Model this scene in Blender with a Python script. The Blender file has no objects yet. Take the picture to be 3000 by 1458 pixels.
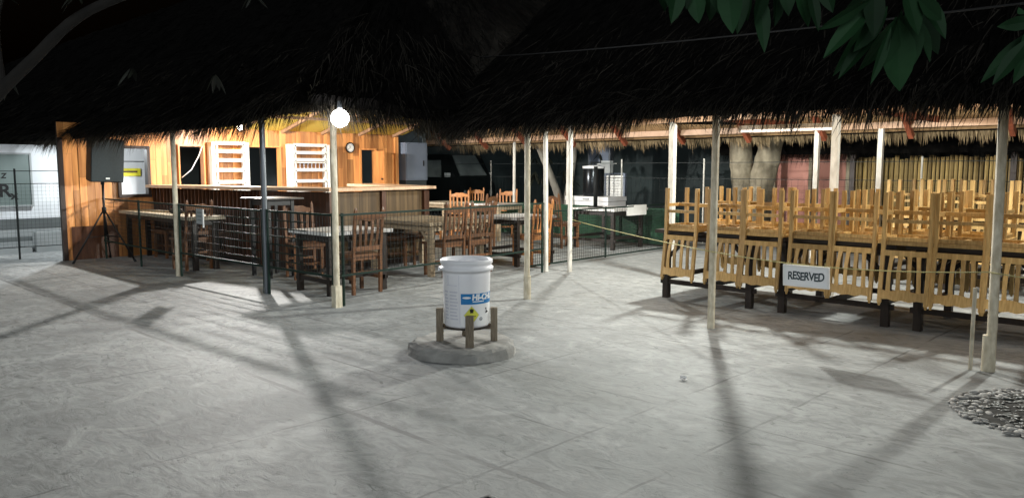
import bpy, math, random
from mathutils import Vector, Matrix
rnd = random.Random(11)
PI = math.pi
R = math.radians
scene = bpy.context.scene
COL = scene.collection

# ------------------------------------------------------------------ materials
def new_mat(name):
    m = bpy.data.materials.new(name); m.use_nodes = True
    nt = m.node_tree
    b = nt.nodes['Principled BSDF']
    return m, nt, b

def N(nt, t, **kw):
    n = nt.nodes.new(t)
    for k, v in kw.items(): setattr(n, k, v)
    return n

def c4(c): return (c[0], c[1], c[2], 1.0)

def mat(name, c1, c2=None, rough=.7, scale=6, stretch=(1, 1, 1), bump=.0, metal=0, island=0.0, objrand=0.0, spec=.4, detail=5, coord='Object'):
    """two-tone noise material; island / objrand = brightness spread per mesh island / per object"""
    m, nt, b = new_mat(name); L = nt.links
    c2 = c2 or tuple(x * .75 for x in c1)
    tc = N(nt, 'ShaderNodeTexCoord'); mp = N(nt, 'ShaderNodeMapping')
    mp.inputs['Scale'].default_value = stretch
    no = N(nt, 'ShaderNodeTexNoise'); no.inputs['Scale'].default_value = scale; no.inputs['Detail'].default_value = detail
    L.new(tc.outputs[coord], mp.inputs['Vector']); L.new(mp.outputs['Vector'], no.inputs['Vector'])
    rp = N(nt, 'ShaderNodeValToRGB')
    rp.color_ramp.elements[0].position = .32; rp.color_ramp.elements[0].color = c4(c2)
    rp.color_ramp.elements[1].position = .68; rp.color_ramp.elements[1].color = c4(c1)
    L.new(no.outputs['Fac'], rp.inputs['Fac'])
    out = rp.outputs['Color']
    for spread, node, sock in ((island, 'ShaderNodeNewGeometry', 'Random Per Island'), (objrand, 'ShaderNodeObjectInfo', 'Random')):
        if spread:
            g = N(nt, node); mr = N(nt, 'ShaderNodeMapRange')
            mr.inputs['To Min'].default_value = 1 - spread; mr.inputs['To Max'].default_value = 1 + spread
            L.new(g.outputs[sock], mr.inputs['Value'])
            hv = N(nt, 'ShaderNodeHueSaturation'); L.new(mr.outputs['Result'], hv.inputs['Value'])
            L.new(out, hv.inputs['Color']); out = hv.outputs['Color']
    L.new(out, b.inputs['Base Color'])
    b.inputs['Roughness'].default_value = rough; b.inputs['Metallic'].default_value = metal
    b.inputs['Specular IOR Level'].default_value = spec
    if bump:
        bp = N(nt, 'ShaderNodeBump'); bp.inputs['Strength'].default_value = bump; bp.inputs['Distance'].default_value = .02
        L.new(no.outputs['Fac'], bp.inputs['Height']); L.new(bp.outputs['Normal'], b.inputs['Normal'])
    return m

def emit_mat(name, col, strength):
    m, nt, b = new_mat(name)
    b.inputs['Base Color'].default_value = c4(col)
    b.inputs['Emission Color'].default_value = c4(col); b.inputs['Emission Strength'].default_value = strength
    return m

M = {}
M['honey'] = mat('honey_wood', (.54, .355, .14), (.38, .235, .082), .45, 5, (14, 14, 1.2), .2, objrand=.32)
M['brown'] = mat('brown_wood', (.175, .080, .036), (.10, .043, .019), .4, 5, (14, 14, 1.2), .15, objrand=.25)
M['orange'] = mat('lit_brown_wood', (.50, .22, .075), (.34, .13, .04), .42, 5, (14, 14, 1.2), .15, objrand=.18)  # copy of the brown chair wood, lamp light put into its colour
M['darktable'] = mat('dark_stained_wood', (.022, .014, .010), (.012, .008, .006), .45, 5, (10, 10, 2), .15)
M['darktop'] = mat('dark_table_top', (.030, .020, .014), (.016, .011, .008), .4, 5, (2, 18, 10), .15)
M['weather'] = mat('weathered_wood', (.42, .33, .22), (.25, .19, .12), .75, 5, (3, 16, 12), .3, objrand=.15)
M['standwood'] = mat('grey_weathered_wood', (.26, .215, .155), (.15, .12, .085), .85, 7, (14, 14, 2), .4, objrand=.18)
M['post'] = mat('cream_post_paint', (.62, .57, .45), (.40, .35, .25), .6, 7, (4, 4, 1.6), .2, objrand=.10, detail=9)
M['whitepost'] = mat('white_post_paint', (.78, .76, .70), (.56, .53, .46), .5, 5, (3, 3, 1.2), .1, detail=9)
M['greypost'] = mat('grey_steel_post', (.13, .145, .16), (.09, .10, .11), .38, 6, (3, 3, .6), .05, .5)
M['plank'] = mat('varnished_planks', (.62, .28, .088), (.38, .145, .042), .42, 3.2, (4, 5, .45), .15, island=.38)
M['plankdark'] = mat('dark_frame_wood', (.028, .015, .010), (.018, .009, .006), .5, 5, (8, 8, 1))
M['bamboo'] = mat('bamboo_slats', (.12, .076, .035), (.07, .042, .019), .5, 3, (3, 3, .5), .1, island=.35)
M['fencebamboo'] = mat('yellow_bamboo_slats', (.30, .21, .075), (.19, .125, .04), .5, 3, (3, 3, .5), .1, island=.4)
M['counterdark'] = mat('dark_counter_wood', (.10, .040, .018), (.06, .022, .010), .45, 4, (6, 6, .6), .1, island=.3)
M['countertop'] = mat('polished_counter_top', (.72, .52, .36), (.60, .38, .24), .3, 4, (2, 12, 6), .05)
M['white'] = mat('white_paint', (.80, .80, .78), (.72, .72, .69), .5, 4)
M['shelfwhite'] = mat('white_shelf_paint', (.82, .80, .76), (.75, .73, .68), .5, 4)
M['whitewall'] = mat('white_rendered_wall', (.74, .76, .78), (.62, .64, .66), .8, 1.6, bump=.1)
M['greyband'] = mat('grey_wall_band', (.13, .145, .145), (.10, .11, .11), .8, 2)
M['greywall'] = mat('pale_grey_wall', (.36, .38, .38), (.29, .31, .31), .85, 2)
M['signgrey'] = mat('grey_green_sign', (.16, .20, .19), (.13, .165, .155), .6, 2)
M['ink'] = mat('black_ink', (.012, .012, .013), None, .6, 3)
M['inkblue'] = mat('dark_teal_paint', (.035, .055, .065), None, .6, 3)
M['yellow'] = mat('yellow_sign', (.80, .72, .05), (.74, .66, .04), .5, 3)
M['yellowceil'] = mat('yellow_plywood', (.66, .50, .10), (.58, .40, .06), .6, 1.4)
M['ceilbatten'] = mat('batten_wood', (.33, .20, .11), (.25, .14, .08), .6, 4)
M['black'] = mat('black_plastic', (.012, .014, .015), None, .6, 8, spec=.2)
M['speaker'] = mat('speaker_grille', (.030, .041, .045), (.022, .031, .034), .7, 60)
M['blackmetal'] = mat('black_metal', (.018, .018, .019), None, .38, 8, metal=.4)
M['thatchout'] = mat('weathered_night_thatch', (.0055, .005, .0045), (.002, .0019, .0018), .95, 9, (1, 1, 1), .6, spec=.05)  # weathered cover, colour darkened further so the unlit roof stays night-black
M['blade_unused'] = mat('thatch_blade', (.020, .018, .015), (.011, .010, .008), .9, 3, island=.6, spec=.05)
M['fringe'] = mat('thatch_fringe', (.070, .060, .044), (.026, .023, .017), .85, 3, island=.6, spec=.1)
M['strand'] = mat('thatch_strand', (.027, .024, .020), (.010, .009, .008), .9, 3, island=.7, spec=.05)
M['drythatch'] = mat('dry_thatch_fringe', (.27, .20, .115), (.15, .11, .06), .8, 3, island=.4, spec=.15)
M['lining'] = mat('woven_palm_lining', (.36, .23, .115), (.24, .145, .065), .8, 14, (1, 6, 6), .3)
M['rafter'] = mat('red_brown_rafter', (.30, .085, .040), (.20, .055, .028), .5, 5, (4, 4, 4), objrand=.2)
M['purlin'] = mat('pale_purlin', (.52, .33, .21), (.40, .24, .14), .5, 5)
M['greenmetal'] = mat('dark_green_metal', (.012, .028, .021), (.008, .020, .015), .65, 6, spec=.2)
M['blackwire'] = mat('dark_wire', (.020, .024, .024), None, .6, 6, spec=.2)
M['galv'] = mat('galvanised_wire', (.16, .19, .18), None, .4, 6, metal=.6)
M['bucket'] = mat('white_bucket_plastic', (.80, .80, .83), (.74, .74, .77), .42, 5)
M['label'] = mat('label_white', (.82, .83, .84), (.78, .79, .80), .45, 4)
M['labelgrey'] = mat('label_fine_print', (.60, .61, .68), (.54, .55, .63), .5, 30)
M['labelblue'] = mat('label_blue', (.012, .20, .50), (.010, .17, .44), .4, 3)
M['labelyellow'] = mat('hazard_yellow', (.70, .70, .09), (.64, .64, .08), .45, 3)
M['stone'] = mat('rough_concrete_slab', (.34, .335, .315), (.18, .175, .165), .95, 6, bump=.9, detail=9)
M['pebble'] = mat('pale_pebbles', (.40, .39, .37), (.22, .215, .205), .8, 22, island=.45)
M['darkpebble'] = mat('dark_wet_pebbles', (.026, .032, .030), (.010, .013, .012), .45, 22, island=.5)
M['soil'] = mat('dark_soil', (.03, .028, .024), (.015, .014, .012), .95, 12, bump=.5)
M['leaf'] = mat('mango_leaf', (.014, .046, .017), (.007, .024, .009), .6, 5, island=.5, spec=.15)
M['darkleaf'] = mat('dark_leaf', (.014, .016, .010), (.006, .007, .004), .5, 5, island=.7)
M['bark'] = mat('dark_bark', (.014, .012, .010), (.007, .006, .005), .9, 9, (1, 1, .4), .6)
M['palebark'] = mat('pale_smooth_bark', (.33, .285, .205), (.13, .11, .075), .9, 5.5, (1, 1, .7), .7, detail=10)
M['greybark'] = mat('grey_bark', (.27, .25, .21), (.17, .155, .13), .85, 8, (1, 1, .4), .3)
M['van'] = mat('dark_van_paint', (.006, .008, .008), None, .35, 2)
M['glass'] = mat('grey_windscreen', (.14, .16, .155), (.10, .115, .11), .2, 2.5)
M['darkwall'] = mat('dark_teal_wall', (.018, .028, .028), (.011, .017, .017), .8, 1.2)
M['bluegrey'] = mat('blue_grey_steel', (.15, .18, .23), (.12, .145, .19), .5, 2)
M['pink'] = mat('pink_wall_paint', (.50, .24, .19), (.42, .19, .15), .8, 2)
M['greennet'] = mat('green_shade_net', (.012, .055, .026), (.006, .030, .014), .8, 2, (1, 1, 3))
M['steel'] = mat('stainless_black', (.03, .035, .04), None, .22, 3, metal=.7)
M['whiteplastic'] = mat('white_plastic', (.80, .81, .82), (.76, .77, .78), .4, 3)
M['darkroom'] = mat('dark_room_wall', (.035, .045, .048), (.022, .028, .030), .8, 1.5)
M['string'] = mat('yellow_string', (.50, .46, .20), None, .7, 3)
M['cable'] = mat('grey_cable', (.020, .020, .020), None, .7, 3)
M['paper'] = mat('white_paper', (.85, .86, .88), None, .6, 3)
M['cloth'] = mat('pale_table_cloth', (.62, .55, .42), (.40, .34, .24), .7, 22)
M['clockface'] = mat('clock_face', (.82, .82, .80), None, .4, 3)
M['coconut'] = mat('dark_coconut', (.05, .035, .022), (.02, .015, .01), .8, 20)
M['lampglow'] = emit_mat('bulb_glow', (1, .98, .97), 40)
M['tubeglow'] = emit_mat('tube_glow', (1, .96, .86), 1.6)
M['bulkglow'] = emit_mat('bulkhead_glow', (.95, .98, 1), 12)

def tile_mat():
    m, nt, b = new_mat('white_tiles'); L = nt.links
    tc = N(nt, 'ShaderNodeTexCoord')
    br = N(nt, 'ShaderNodeTexBrick'); br.offset = 0
    br.inputs['Color1'].default_value = (.80, .79, .77, 1); br.inputs['Color2'].default_value = (.72, .71, .69, 1)
    br.inputs['Mortar'].default_value = (.22, .21, .20, 1)
    br.inputs['Scale'].default_value = 1; br.inputs['Mortar Size'].default_value = .008
    br.inputs['Brick Width'].default_value = .15; br.inputs['Row Height'].default_value = .15
    L.new(tc.outputs['Object'], br.inputs['Vector']); L.new(br.outputs['Color'], b.inputs['Base Color'])
    b.inputs['Roughness'].default_value = .28
    return m
M['tiles'] = tile_mat()

# ground: stamped concrete with tooled joints, stains and short curved slate marks
JX = [-2.06, -4.0, -5.92, -2.70]
JY = [2.66, 3.33, 5.79, 4.12, 8.42]
def ground_mat():
    m, nt, b = new_mat('stamped_concrete'); L = nt.links
    def math_(op, a, c=None, clamp=False):
        n = N(nt, 'ShaderNodeMath', operation=op, use_clamp=clamp)
        for i, v in enumerate((a, c)):
            if v is None: continue
            if isinstance(v, (int, float)): n.inputs[i].default_value = v
            else: L.new(v, n.inputs[i])
        return n.outputs[0]
    def ramp(src, p0, p1, v0=0., v1=1.):
        n = N(nt, 'ShaderNodeMapRange', interpolation_type='SMOOTHSTEP')
        n.inputs['From Min'].default_value = p0; n.inputs['From Max'].default_value = p1
        n.inputs['To Min'].default_value = v0; n.inputs['To Max'].default_value = v1
        L.new(src, n.inputs['Value']); return n.outputs['Result']
    tc = N(nt, 'ShaderNodeTexCoord'); P = tc.outputs['Object']
    def noise(s, d=5, dist=0., rough=.55, vec=None):
        n = N(nt, 'ShaderNodeTexNoise'); n.inputs['Scale'].default_value = s; n.inputs['Detail'].default_value = d
        n.inputs['Distortion'].default_value = dist; n.inputs['Roughness'].default_value = rough
        L.new(vec or P, n.inputs['Vector']); return n
    big = noise(.55, 6, .6); mid = noise(2.3, 7, 1.2, .62); fine = noise(24, 5, .4, .65)
    # stretched mottling (trowel direction across the slab)
    mp = N(nt, 'ShaderNodeMapping'); mp.inputs['Rotation'].default_value = (0, 0, R(-44)); mp.inputs['Scale'].default_value = (1.0, 1.9, 1)
    L.new(P, mp.inputs['Vector'])
    mot = noise(4.2, 7, 1.6, .65, mp.outputs['Vector'])
    # short curved slate marks: narrow band of a distorted noise, broken up by a mask
    cm = noise(5.2, 3, 2.6, .6, mp.outputs['Vector'])
    band = math_('ABSOLUTE', math_('SUBTRACT', cm.outputs['Fac'], .5))
    mark = ramp(band, .0, .016, 1., 0.)
    mask = ramp(noise(3.1, 4, .8).outputs['Fac'], .50, .66)
    mark = math_('MULTIPLY', mark, mask)
    sx = N(nt, 'ShaderNodeSeparateXYZ')
    wob = N(nt, 'ShaderNodeVectorMath', operation='MULTIPLY_ADD')
    L.new(noise(3.5, 4).outputs['Color'], wob.inputs[0]); wob.inputs[1].default_value = (.05, .05, 0)
    L.new(P, wob.inputs[2]); L.new(wob.outputs[0], sx.inputs[0])
    joint = None
    for ax, vals in (('X', JX), ('Y', JY)):
        for i, v in enumerate(vals):
            d = math_('ABSOLUTE', math_('SUBTRACT', sx.outputs[ax], v + .025))
            w = .028 if (ax == 'Y' and i == 0) else .013
            j = ramp(d, w * .45, w, 1., 0.)
            joint = j if joint is None else math_('MAXIMUM', joint, j)
    joint = math_('MULTIPLY', joint, ramp(noise(1.7, 4).outputs['Fac'], .38, .60, .05, 1.))
    mix = lambda f, a, c: (lambda n: (L.new(f, n.inputs['Factor']), [L.new(v, n.inputs[k]) if not isinstance(v, tuple) else setattr(n.inputs[k], 'default_value', c4(v)) for k, v in ((6, a), (7, c))], n.outputs[2])[2])(N(nt, 'ShaderNodeMix', data_type='RGBA'))
    col = mix(ramp(big.outputs['Fac'], .35, .68), (.250, .261, .258), (.340, .350, .344))
    # every poured bay has its own tone
    cs = N(nt, 'ShaderNodeSeparateXYZ'); L.new(P, cs.inputs[0])
    cx = math_('FLOOR', math_('DIVIDE', math_('ADD', cs.outputs['X'], 60.07), 1.95)); cy = math_('FLOOR', math_('DIVIDE', math_('ADD', cs.outputs['Y'], 49.0 + .38), 1.56))
    cc = N(nt, 'ShaderNodeCombineXYZ'); L.new(cx, cc.inputs[0]); L.new(cy, cc.inputs[1])
    wn = N(nt, 'ShaderNodeTexWhiteNoise', noise_dimensions='2D'); L.new(cc.outputs[0], wn.inputs['Vector'])
    hv = N(nt, 'ShaderNodeHueSaturation'); mr = N(nt, 'ShaderNodeMapRange'); mr.inputs['To Min'].default_value = .93; mr.inputs['To Max'].default_value = 1.07
    L.new(wn.outputs['Value'], mr.inputs['Value']); L.new(mr.outputs['Result'], hv.inputs['Value']); L.new(col, hv.inputs['Color']); col = hv.outputs['Color']
    col = mix(ramp(mot.outputs['Fac'], .38, .66, 0., .95), col, (.195, .20, .198))
    col = mix(ramp(mid.outputs['Fac'], .52, .72, 0., .5), col, (.46, .465, .455))
    col = mix(ramp(fine.outputs['Fac'], .45, .75, 0., .35), col, (.24, .24, .235))
    stain = ramp(noise(1.15, 6, 1.4, .65).outputs['Fac'], .52, .70, 0., .62)
    col = mix(stain, col, (.17, .175, .17))
    spot = ramp(noise(6.5, 4, 1.0, .6, mp.outputs['Vector']).outputs['Fac'], .61, .70, 0., .75)
    col = mix(spot, col, (.12, .125, .122))
    col = mix(math_('MULTIPLY', mark, .8), col, (.085, .09, .09))
    col = mix(math_('MULTIPLY', joint, .85), col, (.12, .12, .12))
    L.new(col, b.inputs['Base Color'])
    b.inputs['Roughness'].default_value = .72; b.inputs['Specular IOR Level'].default_value = .3
    h = math_('ADD', math_('MULTIPLY', mot.outputs['Fac'], .8), math_('MULTIPLY', fine.outputs['Fac'], .25))
    h = math_('SUBTRACT', h, math_('MULTIPLY', mark, .3)); h = math_('SUBTRACT', h, math_('MULTIPLY', joint, .15))
    bp = N(nt, 'ShaderNodeBump'); bp.inputs['Strength'].default_value = .24; bp.inputs['Distance'].default_value = .02
    L.new(h, bp.inputs['Height']); L.new(bp.outputs['Normal'], b.inputs['Normal'])
    return m
M['ground'] = ground_mat()

# ------------------------------------------------------------------ mesh helper
class MB:
    def __init__(s): s.v = []; s.f = []
    def add(s, vs, fs):
        o = len(s.v); s.v += [tuple(p) for p in vs]; s.f += [tuple(i + o for i in f) for f in fs]; return s
    def box(s, c, d, rot=None, taper=None):
        x, y, z = d[0] / 2, d[1] / 2, d[2] / 2
        vs = [Vector((sx * x, sy * y, sz * z)) for sz in (-1, 1) for sy in (-1, 1) for sx in (-1, 1)]
        if taper:
            for q in vs[4:]: q.x *= taper; q.y *= taper
        if rot is not None: vs = [rot @ q for q in vs]
        c = Vector(c)
        return s.add([q + c for q in vs], [(0, 2, 3, 1), (4, 5, 7, 6), (0, 1, 5, 4), (2, 6, 7, 3), (0, 4, 6, 2), (1, 3, 7, 5)])
    def span(s, lo, hi):
        return s.box([(a + b) / 2 for a, b in zip(lo, hi)], [b - a for a, b in zip(lo, hi)])
    def beam(s, p0, p1, w, h, up=(0, 0, 1)):
        p0, p1 = Vector(p0), Vector(p1); d = p1 - p0; L = d.length
        if L < 1e-6: return s
        x = d / L; u = Vector(up)
        if abs(x.dot(u)) > .98: u = Vector((0, 1, 0))
        y = u.cross(x).normalized(); z = x.cross(y)
        rot = Matrix((x, y, z)).transposed()
        return s.box((p0 + p1) / 2, (L, w, h), rot)
    def tube(s, pts, r, n=8, cap=True):
        pts = [Vector(p) for p in pts]
        rs = r if isinstance(r, (list, tuple)) else [r] * len(pts)
        vs, fs = [], []
        for i, p in enumerate(pts):
            d = (pts[min(i + 1, len(pts) - 1)] - pts[max(i - 1, 0)]).normalized()
            a = Vector((1, 0, 0)) if abs(d.x) < .8 else Vector((0, 1, 0))
            y = d.cross(a).normalized(); z = d.cross(y)
            for k in range(n):
                t = 2 * PI * k / n; vs.append(p + (y * math.cos(t) + z * math.sin(t)) * rs[i])
        for i in range(len(pts) - 1):
            for k in range(n):
                a, b2 = i * n + k, i * n + (k + 1) % n
                fs.append((a, b2, b2 + n, a + n))
        if cap: fs += [tuple(range(n))[::-1], tuple(range((len(pts) - 1) * n, len(pts) * n))]
        return s.add(vs, fs)
    def lathe(s, prof, n=32, c=(0, 0, 0)):
        vs, fs = [], []
        for (r, z) in prof:
            for k in range(n):
                t = 2 * PI * k / n; vs.append((c[0] + r * math.cos(t), c[1] + r * math.sin(t), c[2] + z))
        for i in range(len(prof) - 1):
            for k in range(n):
                a, b2 = i * n + k, i * n + (k + 1) % n
                fs.append((a, b2, b2 + n, a + n))
        return s.add(vs, fs)
    def ball(s, c, r, n=10, m=6, sc=(1, 1, 1)):
        vs, fs = [], []
        for i in range(m + 1):
            ph = PI * i / m
            for k in range(n):
                t = 2 * PI * k / n
                vs.append((c[0] + r * sc[0] * math.sin(ph) * math.cos(t), c[1] + r * sc[1] * math.sin(ph) * math.sin(t), c[2] + r * sc[2] * math.cos(ph)))
        for i in range(m):
            for k in range(n):
                a, b2 = i * n + k, i * n + (k + 1) % n
                fs.append((a, a + n, b2 + n, b2))
        return s.add(vs, fs)
    def prism(s, outline, ext):
        """outline: list of 3D points (a face); ext: extrusion vector"""
        n = len(outline); e = Vector(ext)
        vs = [Vector(p) for p in outline]; vs += [p + e for p in vs]
        fs = [tuple(range(n))[::-1], tuple(range(n, 2 * n))] + [(i, (i + 1) % n, n + (i + 1) % n, n + i) for i in range(n)]
        return s.add(vs, fs)
    def build(s, name, m, parent=None, smooth=False, loc=None):
        me = bpy.data.meshes.new(name); me.from_pydata(s.v, [], s.f); me.update()
        me.materials.append(M[m] if isinstance(m, str) else m)
        if smooth: me.polygons.foreach_set('use_smooth', [True] * len(me.polygons))
        o = bpy.data.objects.new(name, me); COL.objects.link(o)
        if parent: o.parent = parent
        if loc: o.location = loc
        return o

def tag(o, label=None, cat=None, group=None, kind=None):
    if label: o['label'] = label
    if cat: o['category'] = cat
    if group: o['group'] = group
    if kind: o['kind'] = kind
    return o
def thing(name, label, cat, loc=(0, 0, 0), rotz=0, group=None):
    o = bpy.data.objects.new(name, None); COL.objects.link(o)
    o.empty_display_size = .1
    o.location = loc; o.rotation_euler = (0, 0, rotz)
    return tag(o, label, cat, group)
def copy_tree(o, parent=None):
    c = o.copy(); COL.objects.link(c)
    if parent: c.parent = parent
    for ch in list(o.children): copy_tree(ch, c)
    return c
def text_mesh(s, size, name, m, parent=None, xf=None, spacing=1.0, extrude=.0008, shear=0., bold=0.):
    cu = bpy.data.curves.new(name, 'FONT'); cu.body = s; cu.size = size; cu.align_x = 'CENTER'; cu.align_y = 'CENTER'
    cu.extrude = extrude; cu.space_character = spacing; cu.shear = shear; cu.offset = bold; cu.resolution_u = 4
    t = bpy.data.objects.new(name, cu); COL.objects.link(t)
    dg = bpy.context.evaluated_depsgraph_get()
    me = bpy.data.meshes.new_from_object(t.evaluated_get(dg))
    bpy.data.objects.remove(t); bpy.data.curves.remove(cu)
    if xf:
        for v in me.vertices: v.co = xf(v.co)
    me.materials.clear(); me.materials.append(M[m]); me.name = name
    o = bpy.data.objects.new(name, me); COL.objects.link(o)
    if parent: o.parent = parent
    return o
def facing(fx, fy): return math.atan2(fy, fx) - PI / 2

# ------------------------------------------------------------------ camera (at the origin of the plan, 1.5 m up)
cd = bpy.data.cameras.new('camera'); cam = bpy.data.objects.new('camera', cd); COL.objects.link(cam)
cd.sensor_width = 36; cd.lens = 36 * 2280 / 3000; cd.clip_end = 500; cd.clip_start = .05
cam.location = (0, 0, 1.5); cam.rotation_euler = (PI / 2 - math.atan(235 / 2280), 0, R(44.27))
scene.camera = cam
YAW = R(44.27)
def cw(X, D, z=0):                       # metres right of and ahead of the camera -> plan
    return Vector((math.cos(YAW) * X - math.sin(YAW) * D, math.sin(YAW) * X + math.cos(YAW) * D, z))

# ------------------------------------------------------------------ ground
g = MB(); g.add([(-70, -40, 0), (50, -40, 0), (50, 60, 0), (-70, 60, 0)], [(0, 1, 2, 3)])
tag(g.build('ground', 'ground'), kind='structure')

# ------------------------------------------------------------------ thatch
def sstep(a, b, x):
    t = max(0, min(1, (x - a) / (b - a))); return t * t * (3 - 2 * t)
def lerp(a, b, t): return a + (b - a) * t

def patch(e0, e1, t0, t1, nu, nv, thick, zf=None, rough=.03):
    """thick rough slab between an eave e0-e1 and a top edge t0-t1"""
    e0, e1, t0, t1 = map(Vector, (e0, e1, t0, t1)); mb = MB(); vs = []
    nrm = (e1 - e0).cross(lerp(t0, t1, .5) - lerp(e0, e1, .5)).normalized()
    if nrm.z < 0: nrm = -nrm
    for layer in (0, 1):
        for j in range(nv + 1):
            for i in range(nu + 1):
                p = lerp(lerp(e0, e1, i / nu), lerp(t0, t1, i / nu), j / nv)
                p = p + nrm * (thick * layer + (rnd.uniform(-rough, rough) if layer else 0))
                if zf: p = p + Vector((0, 0, zf(p)))
                vs.append(p)
    n1 = (nu + 1) * (nv + 1); fs = []
    for j in range(nv):
        for i in range(nu):
            a = j * (nu + 1) + i
            fs.append((a, a + nu + 1, a + nu + 2, a + 1)); fs.append((n1 + a, n1 + a + 1, n1 + a + nu + 2, n1 + a + nu + 1))
    for i in range(nu):
        fs.append((i, i + 1, n1 + i + 1, n1 + i)); a = nv * (nu + 1) + i; fs.append((a, n1 + a, n1 + a + 1, a + 1))
    for j in range(nv):
        a = j * (nu + 1); fs.append((a, n1 + a, n1 + a + nu + 1, a + nu + 1)); a += nu
        fs.append((a, a + nu + 1, n1 + a + nu + 1, n1 + a))
    mb.add(vs, fs); return mb, nrm

def blade(mb, p, d, side, L, w, droop):
    p1 = p + d * (L * .55); p2 = p + d * L + Vector((0, 0, -droop * L))
    s = side * (w / 2)
    mb.add([p - s, p + s, p1 + s * .8, p1 - s * .8, p2], [(0, 1, 2, 3), (3, 2, 4)])

def rand_dir(sp): return Vector((rnd.gauss(0, sp), rnd.gauss(0, sp), rnd.gauss(0, sp)))

def shingle(mb, e0, e1, t0, t1, nrm, thick, n, L=(.2, .5), w=(.006, .016), zf=None, v_pow=1.0, spread=.14):
    e0, e1, t0, t1 = map(Vector, (e0, e1, t0, t1))
    for _ in range(n):
        u = rnd.random(); v = rnd.random() ** v_pow
        p = lerp(lerp(e0, e1, u), lerp(t0, t1, u), v) + nrm * (thick + .01)
        if zf: p = p + Vector((0, 0, zf(p)))
        d = (lerp(e0, e1, u) - lerp(t0, t1, u)).normalized() + rand_dir(spread) + nrm * rnd.uniform(.0, .16)
        d.normalize(); side = d.cross(nrm).normalized()
        side = (side + nrm * rnd.uniform(-.6, .6)).normalized()
        blade(mb, p, d, side, rnd.uniform(*L), rnd.uniform(*w), rnd.uniform(0, .15))

def fringe(mb, e0, e1, up, out, n, L=(.18, .42), w=(.004, .011), back=.32, zf=None, hang=(.35, 1.2), seed=0, thick=.12):
    """hanging ends along an eave; up = direction up the slope, out = horizontal outward"""
    e0, e1, up, out = Vector(e0), Vector(e1), Vector(up).normalized(), Vector(out).normalized()
    along = (e1 - e0).normalized(); ln = (e1 - e0).length
    ph = [rnd.uniform(0, 6.28) for _ in range(4)]
    for _ in range(n):
        u = rnd.random(); x = u * ln
        clump = .5 + .22 * math.sin(x * 5.1 + ph[0]) + .18 * math.sin(x * 11.7 + ph[1]) + .14 * math.sin(x * 23 + ph[2]) + .1 * math.sin(x * 1.7 + ph[3])
        t = rnd.random() ** 1.5 * back
        p = lerp(e0, e1, u) + up * t + Vector((0, 0, rnd.uniform(0, thick)))
        if zf: p = p + Vector((0, 0, zf(p)))
        d = (-up * rnd.uniform(.5, 1.0) + Vector((0, 0, -1)) * rnd.uniform(*hang) + along * rnd.gauss(0, .17) + out * rnd.uniform(-.08, .22)).normalized()
        side = (along + out * rnd.uniform(-.7, .7)).normalized()
        l = rnd.uniform(*L) * (.55 + .75 * clump) + t * .5
        blade(mb, p, d, side, l, rnd.uniform(*w), rnd.uniform(0, .25))

SL = .80                                  # roof pitch
# ================================================================== pavilion over the bar
def cornerA(p):
    d = math.hypot(max(0, p.x + 6.9 + 2.2) * 0 + (p.x + 6.9), p.y - 4.2)
    return .15 * (1 - sstep(.0, 1.7, d))
barhut = thing('thatched_pavilion', 'dark palm-thatched pavilion over the wooden bar, with a bright bulb on its corner post', 'pavilion', (-10.5, 7.6, 0))
def loc(o, root):                         # keep world coordinates of a part built in plan space
    o.location = -Vector(root.location); return o
XA0, XA1, YA0, YA1, ZA = -36.0, -6.9, 4.2, 13.0, 1.98
HA = (YA1 - YA0) / 2
ridge0, ridge1 = (XA0, YA0 + HA, ZA + HA * SL), (XA1 - 3.6, YA0 + HA, ZA + HA * SL)
roof = MB(); blades = MB()
for (e0, e1, t0, t1, nu, nv, nb, vp) in (
        ((XA0, YA0, ZA), (XA1, YA0, ZA), ridge0, ridge1, 80, 16, 16000, 1.5),
        ((XA1, YA0, ZA), (XA1, YA1, ZA + .3), ridge1, ridge1, 26, 14, 5200, 1.5),
        ((XA1, YA1, ZA + .5), (XA0, YA1, ZA + .5), ridge1, ridge0, 30, 8, 200, 1.0)):
    pm, nrm = patch(e0, e1, t0, t1, nu, nv, .16, cornerA)
    roof.add(pm.v, pm.f); shingle(blades, e0, e1, t0, t1, nrm, .16, nb, zf=cornerA, v_pow=vp)
roof.add(blades.v, blades.f)
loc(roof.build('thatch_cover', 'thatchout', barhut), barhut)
sb = MB(); kx = 1.6 / HA
n0 = Vector((0, -SL, 1)).normalized()
shingle(sb, (-30, YA0, ZA), (XA1, YA0, ZA), (-30, YA0 + 1.6, ZA + 1.6 * SL), (XA1 - .7, YA0 + 1.6, ZA + 1.6 * SL), n0, .16, 5200, L=(.2, .5), w=(.006, .014), zf=cornerA, v_pow=2.6, spread=.22)
shingle(sb, (XA1, YA0, ZA), (XA1, YA0 + 2.6, ZA), (XA1 - .9, YA0 + .9, ZA + 1.1), (XA1 - .9, YA0 + 2.6, ZA + 1.1), Vector((1, 0, .8)).normalized(), .16, 650, L=(.2, .5), w=(.006, .014), zf=cornerA, v_pow=1.6, spread=.22)
loc(sb.build('thatch_strands', 'strand', barhut), barhut)
fr = MB()
upF, upS = (0, 1, SL), (-1, 0, SL * HA / 3.6 * .8)
fringe(fr, (-30.0, YA0, ZA), (XA1, YA0, ZA), upF, (0, -1, 0), 15000, zf=cornerA, L=(.12, .30))
fringe(fr, (XA1, YA0, ZA), (XA1, YA0 + 2.4, ZA), upS, (1, 0, 0), 2200, zf=cornerA, L=(.12, .32))
loc(fr.build('thatch_fringe', 'fringe', barhut), barhut)
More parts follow.
